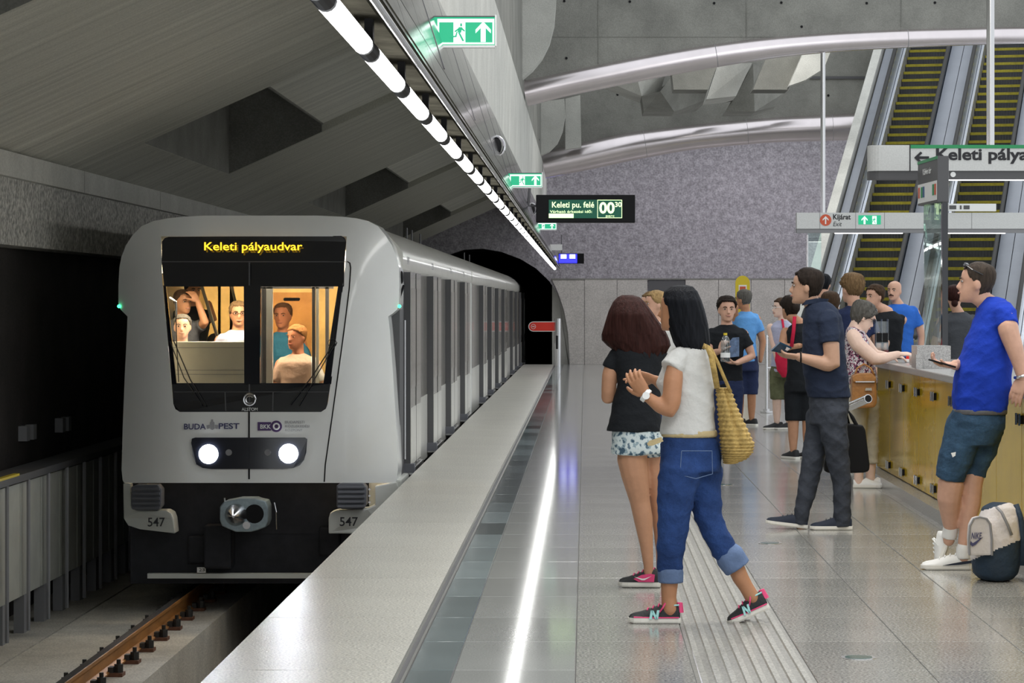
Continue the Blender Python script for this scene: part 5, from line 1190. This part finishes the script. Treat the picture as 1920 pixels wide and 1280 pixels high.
# ================================================================ man in navy polo
root, fr = person('man in dark navy polo and grey trousers holding a passport', 18.4, 1545, (1513,537,66,-102,2), 'skin_olive', ('cap', 'hair_dark', dict(thick=.012, fz=.84, sz=.50, bz=.10, seed=4)),
    rows=[(576,1514,1562,.09),(610,1510,1574,.13),(680,1510,1578,.13),(745,1518,1588,.13)],
    limbs=[[(1554,606,-.15,18),(1558,645,-.17,16),(1561,683,-.18,14.5),(1548,682,-.18,14),(1498,669,-.18,8.5)], [(1540,606,.15,18),(1535,660,.17,15),(1505,668,.1,9)], [(1535,745,.05,17),(1529,830,.05,15),(1520,890,.04,13),(1503,955,0,11),(1502,985,0,11)], [(1562,745,-.06,18),(1566,820,-.08,16),(1574,880,-.08,13),(1579,950,-.08,11),(1579,985,-.08,11)]],
    garments=[('polo_shirt', 'polo_navy', [(563,1516,1549,.075),(570,1511,1562,.10),(580,1508,1572,.13),(595,1505,1579,.155),(615,1504,1583,.165),(645,1503,1585,.168),(680,1503,1587,.162),(712,1507,1591,.162),(746,1513,1596,.165)], [[(1552,600,-.13,22),(1556,645,-.17,20)], [(1538,600,.13,22),(1535,640,.17,19)]], .008),
              ('trousers', 'trouser_grey', [(735,1517,1592,.15),(765,1516,1592,.155),(795,1517,1588,.14)], [[(1535,775,.06,24),(1529,830,.06,23),(1521,880,.05,21.5),(1513,920,.03,19),(1504,955,.0,15.5),(1501,984,0,14.5)], [(1560,775,-.07,30),(1565,820,-.08,26),(1572,865,-.08,22.5),(1579,910,-.08,18.5),(1579,988,-.08,16.5)]], .009)],
    hands=[dict(w=(1498,669,-.18), d=(-.97,0,.1), n=(.1,.35,1), side=1, curl=(.35,.4,.4,.4), s=1.08)], face={}, neck=(1527,574,0))
mb = MB(); c = P(1501,670,18.22); mb.tube([c+Vector((0,math.cos(a)*.036,math.sin(a)*.036)) for a in np.linspace(0, 6.283, 17)], .006, 6); mb.build('wristband', 'black', root)
mb = MB(); rr = []
for q in (0, 1): rr.append([P(1527+24*math.cos(a)+q*3, 568-q*9-6*math.cos(a)*0+5*math.sin(a)*0+(8 if math.cos(a) < 0 else -2)*(-math.cos(a))*.6, 18.4+.085*math.sin(a)) for a in np.linspace(0, 6.283, 21)[:-1]])
mb.loft(rr, caps=False); mb.build('collar', 'polo_navy', root, True)
for (hx_, hy_, dy, p_) in ((1513,991,0,math.radians(7)),(1597,995,-.08,0)):
    h0 = P(hx_, hy_, 18.4+dy); h0.z = .002
    so, P3 = shoe(root, h0, (-1,.03,0), .285, 'shoe_navy', 'sole_white', pitch=p_, collar=.08); laces(so, P3, 'dark_grey')
pp = thing('passport', 'dark blue passport booklet in the hand of the man in navy', 'passport', P(1465,655,18.2))
mat('passport_blue', (.015,.05,.09), .4); mb = MB(); mb.prism([P(1446,658,18.10), P(1462,643,18.14), P(1484,653,18.28), P(1470,663,18.24)], (0,.006,.010)); mb.build('cover', 'passport_blue', pp); mb = MB(); mb.prism([P(1447,658.4,18.11), P(1463,644,18.15), P(1482,653.6,18.27), P(1470,662.5,18.24)], (0,.004,.006)); mb.build('pages', 'white', pp)
# laptop bag and poster tube behind him
lb = thing('laptop_bag', 'black laptop bag hanging behind the legs of the man in navy', 'bag', P(1595,885,18.95))
mb = MB(); mb.prism([P(a,b,18.95) for a, b in ((1583,796),(1590,794),(1618,797),(1623,806),(1631,872),(1630,882),(1622,886),(1560,888),(1547,884),(1545,872),(1560,800))], (0,.12,0)); mb.build('body', 'black', lb, bevel=.015)
mb = MB(); mb.tube([P(1588,798,18.97), P(1584,785,18.97), P(1590,770,18.97), P(1598,782,18.97), P(1606,797,18.97)], .014, 8); mb.build('handle', 'black', lb); mb = MB(); mb.prism([P(a,b,19.595) for a, b in ((1608,806),(1611,806),(1612,820),(1609,820))], (0,-.003,0)); mb.build('zip_mark', 'white', lb); mb = MB(); mb.tube([P(1623,862,19.0), P(1625,884,19.0)], .01, 6); mb.build('strap_end', 'mid_grey', lb)
strap([(1590,800,.05),(1580,760,.05),(1572,700,-.02),(1566,620,-.2),(1556,575,-.45)], .02, .005, 'black', lb, 18.95)
pt = thing('poster_tube', 'silver poster tube sticking out behind the man in navy', 'tube', P(1610,755,19.5))
a_, b_ = P(1570,772,19.75), P(1628,747,19.3); mb = MB(); mb.tube([a_, b_], .032, 18); mb.build('tube', 'steel', pt, smooth='a'); d_ = (b_-a_).normalized(); mb = MB(); mb.tube([b_-d_*.002, b_+d_*.003], .026, 16); mb.build('open_end', 'black', pt)
# ================================================================ man in royal blue tee leaning on the counter
root, fr = person('man in royal blue tee and denim shorts leaning against the counter', 15.6, 1812, (1832,530,76,-104,3), 'skin_fair', ('cap', 'hair_stubble', dict(thick=.006, fz=.84, sz=.52, bz=.08, seed=8, rough=.001)),
    rows=[(568,1836,1884,.10),(610,1826,1884,.14),(680,1806,1886,.15),(770,1795,1880,.14),(800,1795,1880,.14)],
    limbs=[[(1886,592,-.17,20),(1891,620,-.19,19.5),(1903,655,-.2,16.5),(1910,680,-.2,13),(1917,707,-.2,10.5)], [(1860,592,.17,20),(1835,650,.2,17),(1800,684,.02,11),(1790,684,-.06,10)],
           [(1815,795,-.02,28),(1790,870,-.02,28),(1783,905,-.03,25),(1779,935,-.02,22.5),(1781,965,.02,18),(1783,995,.05,12.5),(1779,1012,.06,12)], [(1848,795,.04,27),(1830,870,.06,22),(1822,905,.05,21),(1819,945,.03,20.5),(1813,985,.0,14.5),(1807,1020,-.02,11.5),(1806,1048,-.02,13)]],
    garments=[('tee', 'tee_royal', [(556,1850,1872,.075),(562,1840,1886,.115),(574,1832,1896,.15),(595,1826,1898,.17),(620,1816,1893,.18),(645,1807,1893,.188),(670,1799,1896,.19),(695,1791,1899,.19),(720,1786,1897,.187),(750,1785,1891,.18),(773,1788,1888,.172)], [[(1882,588,-.13,25),(1890,613,-.18,23.5)], [(1862,588,.13,25),(1850,620,.18,23)]], .009),
              ('shorts', 'denim_dark', [(764,1789,1886,.165),(785,1775,1887,.17),(805,1774,1884,.17),(835,1768,1864,.15)], [[(1808,800,-.03,37),(1797,840,-.04,35),(1785,880,-.04,31),(1781,898,-.03,29)], [(1846,805,.05,38),(1838,845,.06,31),(1828,880,.06,25),(1826,893,.06,23.5)]], .009),
              ('belt', 'dark_grey', [(766,1787,1888,.171),(776,1786,1888,.171)], [], 0, 1), ('sock', 'shoe_white', None, [[(1783,988,.05,15),(1779,1010,.06,15)]], .002), ('sock', 'shoe_white', None, [[(1806,1028,-.02,14.5),(1806,1048,-.02,15)]], .002)],
    hands=[dict(w=(1917,707,-.2), d=(-.35,0,-.95), n=(.5,.8,.2), side=1, curl=(.2,.22,.25,.3), s=1.1), dict(w=(1788,685,-.07), d=(-.95,.0,.12), n=(0,-.2,1), side=-1, curl=(.5,.55,.6,.6), s=1.08)], face={}, neck=(1852,566,0))
sunglasses_up(root, fr)
mb = MB(); c = P(1916,704,15.4); mb.tube([c+Vector((math.cos(a)*.040,math.sin(a)*.038,.012*math.cos(a))) for a in np.linspace(0, 6.283, 19)], .009, 7); mb.build('wristwatch', 'steel', root)
mb = MB(); mb.prism([P(a,b,15.42) for a, b in ((1783,849),(1792,847),(1791,854),(1786,857))], (0,-.005,0)); mb.build('shorts_label', 'white', root)
h0 = P(1819,1066,15.58); h0.z = .002
so, P3 = shoe(root, h0, (-1,.02,0), .285, 'shoe_white', 'sole_white', collar=.082); laces(so, P3, 'white')
mb = MB(); mb.prism([P3(t, .049, z) for t, z in ((.0,.055),(.12,.052),(.35,.04),(.58,.027),(.44,.027),(.25,.03),(.0,.04))], (0,-.004,0)); mb.build('side_stripe', 'shoe_navy', so)
h0 = P(1786,1003,15.68); so, P3 = shoe(root, h0, (-.35,.1,0), .21, 'shoe_white', 'sole_white', pitch=math.radians(-70), collar=.08); laces(so, P3, 'white', bow=True)
ph = thing('smartphone', 'black smartphone held by the man in royal blue', 'phone', P(1768,681,15.5)); mb = MB(); a_, b_ = P(1742,674,15.46), P(1791,688,15.50); d_ = (b_-a_)/2; mb.obox((a_+b_)/2, d_, (0,.036,0), Vector((-d_.z,0,d_.x)).normalized()*.005); mb.build('phone_body', 'black', ph, bevel=.003)
# backpack
mat('pack_grey', (.62,.58,.56), .8, bump=.2, bscale=60, var=.06, vscale=10); mat('pack_navy', (.012,.03,.055), .75, bump=.3, bscale=40, var=.2, vscale=8)
bk = thing('backpack', 'white and navy backpack standing at the foot of the counter', 'backpack', (P(1868,0,15.0).x, 15.0, 0))
mb = MB(); ring_rows(mb, [(941,1860,1895,.05),(950,1842,1912,.09),(975,1832,1916,.13),(1010,1823,1918,.15),(1045,1819,1917,.16),(1075,1824,1908,.16),(1086,1836,1895,.14)], 15.0); me_ = remesh(mb, .009, 4, .006, 3)
def zone(c):
    px = CX+c[0]*F/c[1]; py = CY-(c[2]-H)*F/c[1]
    return 0 if (py < 1042-(px-1840)*.42 and py > 958-(px-1840)*.32) else 1
me_.materials.append(M['pack_grey']); me_.materials.append(M['pack_navy'])
for p_ in me_.polygons: p_.material_index = zone(p_.center)
obj('pack_body', me_, 'pack_grey', bk, True)
mb = MB(); pk = [(1818,1041),(1817,1010),(1819,985),(1826,972),(1837,969),(1850,972),(1857,982),(1860,1010),(1860,1041)]; mb.prism([P(a,b,14.82) for a, b in pk], (0,.1,0)); pk_ = mb.build('front_pocket', 'pack_grey', bk, bevel=.012)
mb = MB(); mb.tube([P(a,b,14.815) for a, b in pk], .006, 6); mb.build('pocket_piping', 'mid_grey', bk)
text('NIKE', 20*14.8/F, 12*14.8/F, P(1821,1010,14.812), 'logo_blue', bk, shear=.25, bold=.012)
mb = MB(); mb.prism([P(a,b,14.815) for a, b in ((1820,1014),(1824,1018),(1843,1006),(1829,1021),(1823,1024),(1819,1020))], (0,-.004,0)); mb.build('swoosh_mark', 'logo_blue', bk)
strap([(1868,950,-.12),(1878,960,-.16),(1890,985,-.16),(1897,1003,-.15)], .008, .004, 'mid_grey', bk, 15.0); strap([(1905,945,-.05),(1914,970,-.10),(1919,1010,-.10),(1917,1060,-.12)], .015, .005, 'pack_navy', bk, 15.0)
# ================================================================ woman at the counter
root, fr = person('grey-haired woman in floral sleeveless top writing at the counter', 22.5, 1612, (1618,594,50,100,-28), 'skin_pale', ('cap', 'hair_grey', dict(thick=.028, fz=.80, sz=.42, bz=.10, seed=9, rough=.012)),
    rows=[(608,1592,1612,.08),(625,1588,1624,.12),(660,1590,1632,.12),(700,1592,1636,.13),(740,1595,1640,.13)],
    limbs=[[(1600,630,-.13,14),(1608,645,-.15,14),(1640,673,-.16,12.5),(1655,672,-.15,10.5),(1684,664,-.1,7)], [(1610,630,.14,14),(1640,665,.16,11),(1668,668,.1,7)], [(1608,735,-.02,16),(1608,800,-.02,13),(1610,860,0,12),(1610,890,0,9),(1610,908,0,9)], [(1630,735,.07,16),(1632,800,.09,13),(1632,860,.1,12),(1632,890,.1,9),(1632,905,.1,9)]],
    garments=[('floral_top', 'floral', [(612,1589,1603,.10),(622,1585,1622,.125),(645,1583,1630,.145),(675,1583,1638,.155),(705,1586,1646,.16),(720,1588,1648,.16)], [], .006), ('trousers', 'khaki', [(710,1589,1644,.15),(740,1588,1645,.16)], [[(1608,750,-.03,22),(1608,810,-.03,18),(1609,872,0,16)], [(1630,750,.07,21),(1632,810,.08,18),(1632,868,.1,16)]], .008)],
    hands=[dict(w=(1684,664,-.1), d=(.95,0,.05), n=(0,.3,-1), side=1, curl=(.5,.55,.6,.6)), dict(w=(1668,668,.1), d=(.9,-.3,0), n=(0,.1,-1), side=-1, curl=(.3,.35,.4,.4))], face=dict(glasses='black'), neck=(1602,616,0))
sunglasses_up(root, fr)
for x_, dy in ((1600,0),(1622,.1)):
    h0 = P(x_, 0, 22.5+dy); h0.z = .002; so, P3 = shoe(root, h0, (1,-.1,0), .25, 'shoe_white', 'sole_white', collar=.06, name='clog')
    for t in (.6,.7,.8): mb = MB(); mb.ell(P3(t,.047,.038), .008, .006, .006); mb.build('clog_hole', 'black', so)
hb_ = thing('handbag', 'brown leather handbag at the hip of the woman writing at the counter', 'bag', P(1618,760,22.2)); mat('leather', (.36,.16,.045), .4, var=.25, vscale=14, bump=.2, bscale=40)
mb = MB(); mb.prism([P(a,b,22.22) for a, b in ((1598,705),(1606,700),(1634,699),(1643,708),(1645,755),(1640,764),(1606,766),(1597,755))], (0,.16,0)); mb.build('body', 'leather', hb_, bevel=.02); mb = MB(); mb.prism([P(a,b,22.20) for a, b in ((1598,706),(1606,700),(1634,699),(1643,708),(1642,716),(1600,716))], (0,.03,0)); mb.build('flap', 'leather', hb_, bevel=.008)
mb = MB(); mb.tube([P(1604,716,22.19), P(1640,716,22.19)], .006, 6); mb.build('zip', 'steel', hb_); mb = MB(); mb.prism([P(a,b,22.205) for a, b in ((1623,727),(1634,727),(1635,732),(1622,732))], (0,-.006,0)); mb.build('buckle', 'steel', hb_)
strap([(1602,706,-.22),(1607,690,-.2),(1620,682,-.18),(1633,690,-.2),(1640,706,-.22)], .008, .006, 'leather', hb_, 22.5)
# ================================================================ people further back
root, fr = bgperson('smiling boy in black tee with printed panel holding a water bottle', 1363, 580, 45, 6, 'skin_fair', ('cap', 'hair_dark', dict(thick=.022, fz=.84, sz=.58, bz=.2, seed=2, rough=.006)), 'tee_black', 'shorts_navy', Y=27, height=1.66, arms=(((1336,662,-.05), (1350,658,-.22)), ((1410,668,-.02), (1382,680,-.2))), face=dict(smile=True), vox=.010,
    hands=[dict(w=(1350,658,-.22), d=(.35,0,.9), n=(.6,.8,0), side=-1, curl=(.6,.65,.7,.7)), dict(w=(1382,680,-.2), d=(-1,-.1,.02), n=(0,0,1), side=-1, curl=(.3,.3,.35,.35))])
mat('print_blue', (.10,.16,.28), .4, var=.5, vscale=18); mb = MB(); mb.prism([P(a,b,26.84) for a, b in ((1368,640),(1374,633),(1386,632),(1386,668),(1368,670))], (0,.03,0)); mb.build('shirt_print', 'print_blue', root)
bt = thing('water_bottle', 'clear water bottle with yellow cap held by the boy in black', 'bottle', P(1360,680,26.7)); glassmat('bottle_plastic', (.80,.87,.90), .18, .05)
c = P(1360,678,26.7); sc_ = 26.7/F; mb = MB(); mb.loft([[c+Vector((r_*sc_*math.cos(a), r_*sc_*math.sin(a), z*sc_)) for a in np.linspace(0, 6.283, 17)[:-1]] for z, r_ in ((0,8),(2,9),(18,9),(22,7.5),(26,9),(40,8.5),(46,6),(50,3)) ]); mb.build('bottle_body', 'bottle_plastic', bt, True); mb = MB(); mb.tube([c+Vector((0,0,50*sc_)), c+Vector((0,0,54*sc_))], 3.6*sc_, 12); mb.build('cap', 'yellow', bt); mb = MB(); mb.tube([c+Vector((0,0,8*sc_)), c+Vector((0,0,17*sc_))], 9.2*sc_, 16, caps=False); mb.build('bottle_label', 'white', bt)
root, fr = bgperson('man in light blue polo and navy shorts by the yellow validator', 1394, 561, 36, -128, 'skin_tan', ('cap', 'hair_grey', dict(thick=.010, fz=.86, sz=.5, bz=.12, seed=5)), 'polo_light', 'shorts_navy', Y=34, height=1.74, arms=(((1376,612,.05),(1381,575,-.15)), None), legs='short', bulk=1.12, face=dict(glasses='black'))
root, fr = bgperson('fair-haired woman in white top half hidden behind the auburn-haired woman', 1229, 570, 48, -75, 'skin_fair', ('cap', 'hair_blond', dict(thick=.012, fz=.84, sz=.5, bz=.15, seed=6, bun=(0,-.10,.02,.045))), 'tee_white', 'jeans_blue', Y=23.5, height=1.63, face={})
bgperson('light-haired person mostly hidden beside the fair-haired woman', 1219, 570, 44, -80, 'skin_fair', ('cap', 'hair_light', dict(thick=.012, fz=.84, sz=.5, bz=.2, seed=16)), 'top_grey', 'shorts_navy', Y=25.2, height=1.62, face={})
root, fr = bgperson('woman with dark pinned-up hair in black sleeveless top and shorts', 1481, 577, 43, -150, 'skin_warm', ('cap', 'hair_dark', dict(thick=.018, fz=.85, sz=.45, bz=.10, seed=7, bun=(0,-.09,.0,.05))), 'tee_black', 'tee_black', Y=26.7, height=1.62, sleeves=False, arms=(((1466,652,-.05),(1500,648,-.15)), None), legs='short', lean=.08, hands=[dict(w=(1500,648,-.15), d=(1,0,.1), n=(0,.3,1), side=1)])
strap([(1490,593,-.14),(1488,620,-.15),(1484,650,-.15)], .018, .004, 'top_red', root, 26.7)
root, fr = bgperson('pale woman in olive shorts facing the train beside the barrier post', 1464, 577, 35, -70, 'skin_pale', ('cap', 'hair_brown', dict(thick=.014, fz=.84, sz=.5, bz=.15, seed=12)), 'tee_lilac', 'olive', Y=33, height=1.64, sleeves=False, legs='short', arms=(((1452,652,-.08),(1462,690,-.12)), None), face={})
spectacles(root, fr, 'white')
rbg = thing('red_bag', 'bright red shoulder bag carried by the pale woman in olive shorts', 'bag', P(1464,708,32.6)); mb = MB(); ring_rows(mb, [(634,1465,1476,.04),(650,1455,1479,.07),(675,1452,1480,.09),(695,1457,1480,.09),(708,1466,1479,.06)], 32.6); me_ = remesh(mb, .012, 3, .008, 4); obj('bag_body', me_, 'top_red', rbg, True); strap([(1472,645,.05),(1470,620,.15),(1467,600,.3),(1466,596,.4)], .014, .004, 'top_red', rbg, 32.6)
bgperson('dark-haired person just behind the head of the man in navy', 1544, 533, 36, 165, 'skin_fair', ('cap', 'hair_black', dict(thick=.018, seed=13)), 'top_grey', Y=32, height=1.86)
bgperson('brown-haired woman with yellow hair band behind the man in navy', 1557, 570, 42, 170, 'skin_fair', ('cap', 'hair_brown', dict(thick=.024, sz=.35, bz=.02, seed=14)), 'tee_white', Y=27.5, height=1.60)
root, fr = bgperson('tall light-brown-haired man seen from behind beside the grey-haired woman', 1597, 541, 52, -148, 'skin_fair', ('cap', 'hair_light', dict(thick=.022, fz=.84, sz=.52, bz=.22, seed=15, rough=.01)), 'shorts_navy', Y=24.6, height=1.80)
bgperson('boy in black tee in front of the escalator steps', 1640, 556, 42, -55, 'skin_fair', ('cap', 'hair_brown', dict(thick=.018, fz=.84, seed=17)), 'tee_black', Y=28.2, height=1.70, lean=.12, arms=(None, ((1669,626,-.05),(1660,652,-.15))), face={})
bgperson('bald man with moustache in bright blue tee at the escalator foot', 1677, 545, 37, -30, 'skin_fair', None, 'tee_blue', 'shorts_navy', Y=31.5, height=1.72, lean=.04, bulk=1.12, arms=(((1684,622,-.25),(1672,650,-.3)), None), face=dict(moustache='hair_dark'))
bgperson('dark-haired woman in charcoal top seen from behind beside the totem', 1790, 557, 42, 172, 'skin_fair', ('cap', 'hair_auburn', dict(thick=.016, sz=.5, bz=.3, seed=18, bun=(0,-.08,-.06,.035))), 'top_grey', Y=27.6, height=1.62, lean=.06, bulk=1.1)
# ================================================================ passengers behind the windscreen
def rider(label, hx, hy, hh, yaw, skin, hair, top, **k): return bgperson(label, hx, hy, hh, yaw, skin, hair, top, height=k.pop('height', 1.7), face=k.pop('face', {}), **k)
rider('train passenger with raised arm holding a phone to his ear', 343, 566, 44, 40, 'skin_tan', ('cap', 'hair_brown', dict(thick=.010, fz=.84, seed=21)), 'top_grey', Y=25.5, arms=(None, ((384,604,-.1),(371,566,-.1))), hands=[dict(w=(371,566,-.1), d=(-.5,0,.85), n=(-.6,.5,0), side=1)])
rider('dark-haired train passenger behind the one with the phone', 362, 545, 40, 30, 'skin_tan', ('cap', 'hair_black', dict(thick=.014, seed=22)), 'tee_black', Y=26.6, arms=(None, ((400,600,-.05),(392,568,-.05))))
rider('child in pale lilac top low behind the windscreen', 342, 612, 44, 5, 'skin_fair', ('cap', 'hair_grey', dict(thick=.010, seed=23)), 'tee_lilac', Y=24.98, height=1.36)
rider('woman with glasses in white tee in the train cab window', 447, 588, 46, 12, 'skin_tan', ('cap', 'hair_light', dict(thick=.010, fz=.82, sz=.45, seed=24)), 'tee_lilac', Y=25.3, height=1.5, face=dict(glasses='black'))
rider('dark-haired small passenger whose hair shows above the console', 406, 647, 41, 170, 'skin_fair', ('cap', 'hair_dark', dict(thick=.014, seed=25)), 'tee_teal', Y=25.9, height=1.2, face=None)
rider('fair-haired child in white top behind the clear door panel', 556, 632, 46, -35, 'skin_fair', ('cap', 'hair_blond', dict(thick=.010, fz=.8, seed=26)), 'tee_white', Y=25.0, height=1.28)
rider('adult in teal top standing behind the child at the train door', 530, 592, 46, -10, 'skin_warm', ('cap', 'hair_light', dict(thick=.012, seed=27)), 'tee_teal', Y=25.7, height=1.55)
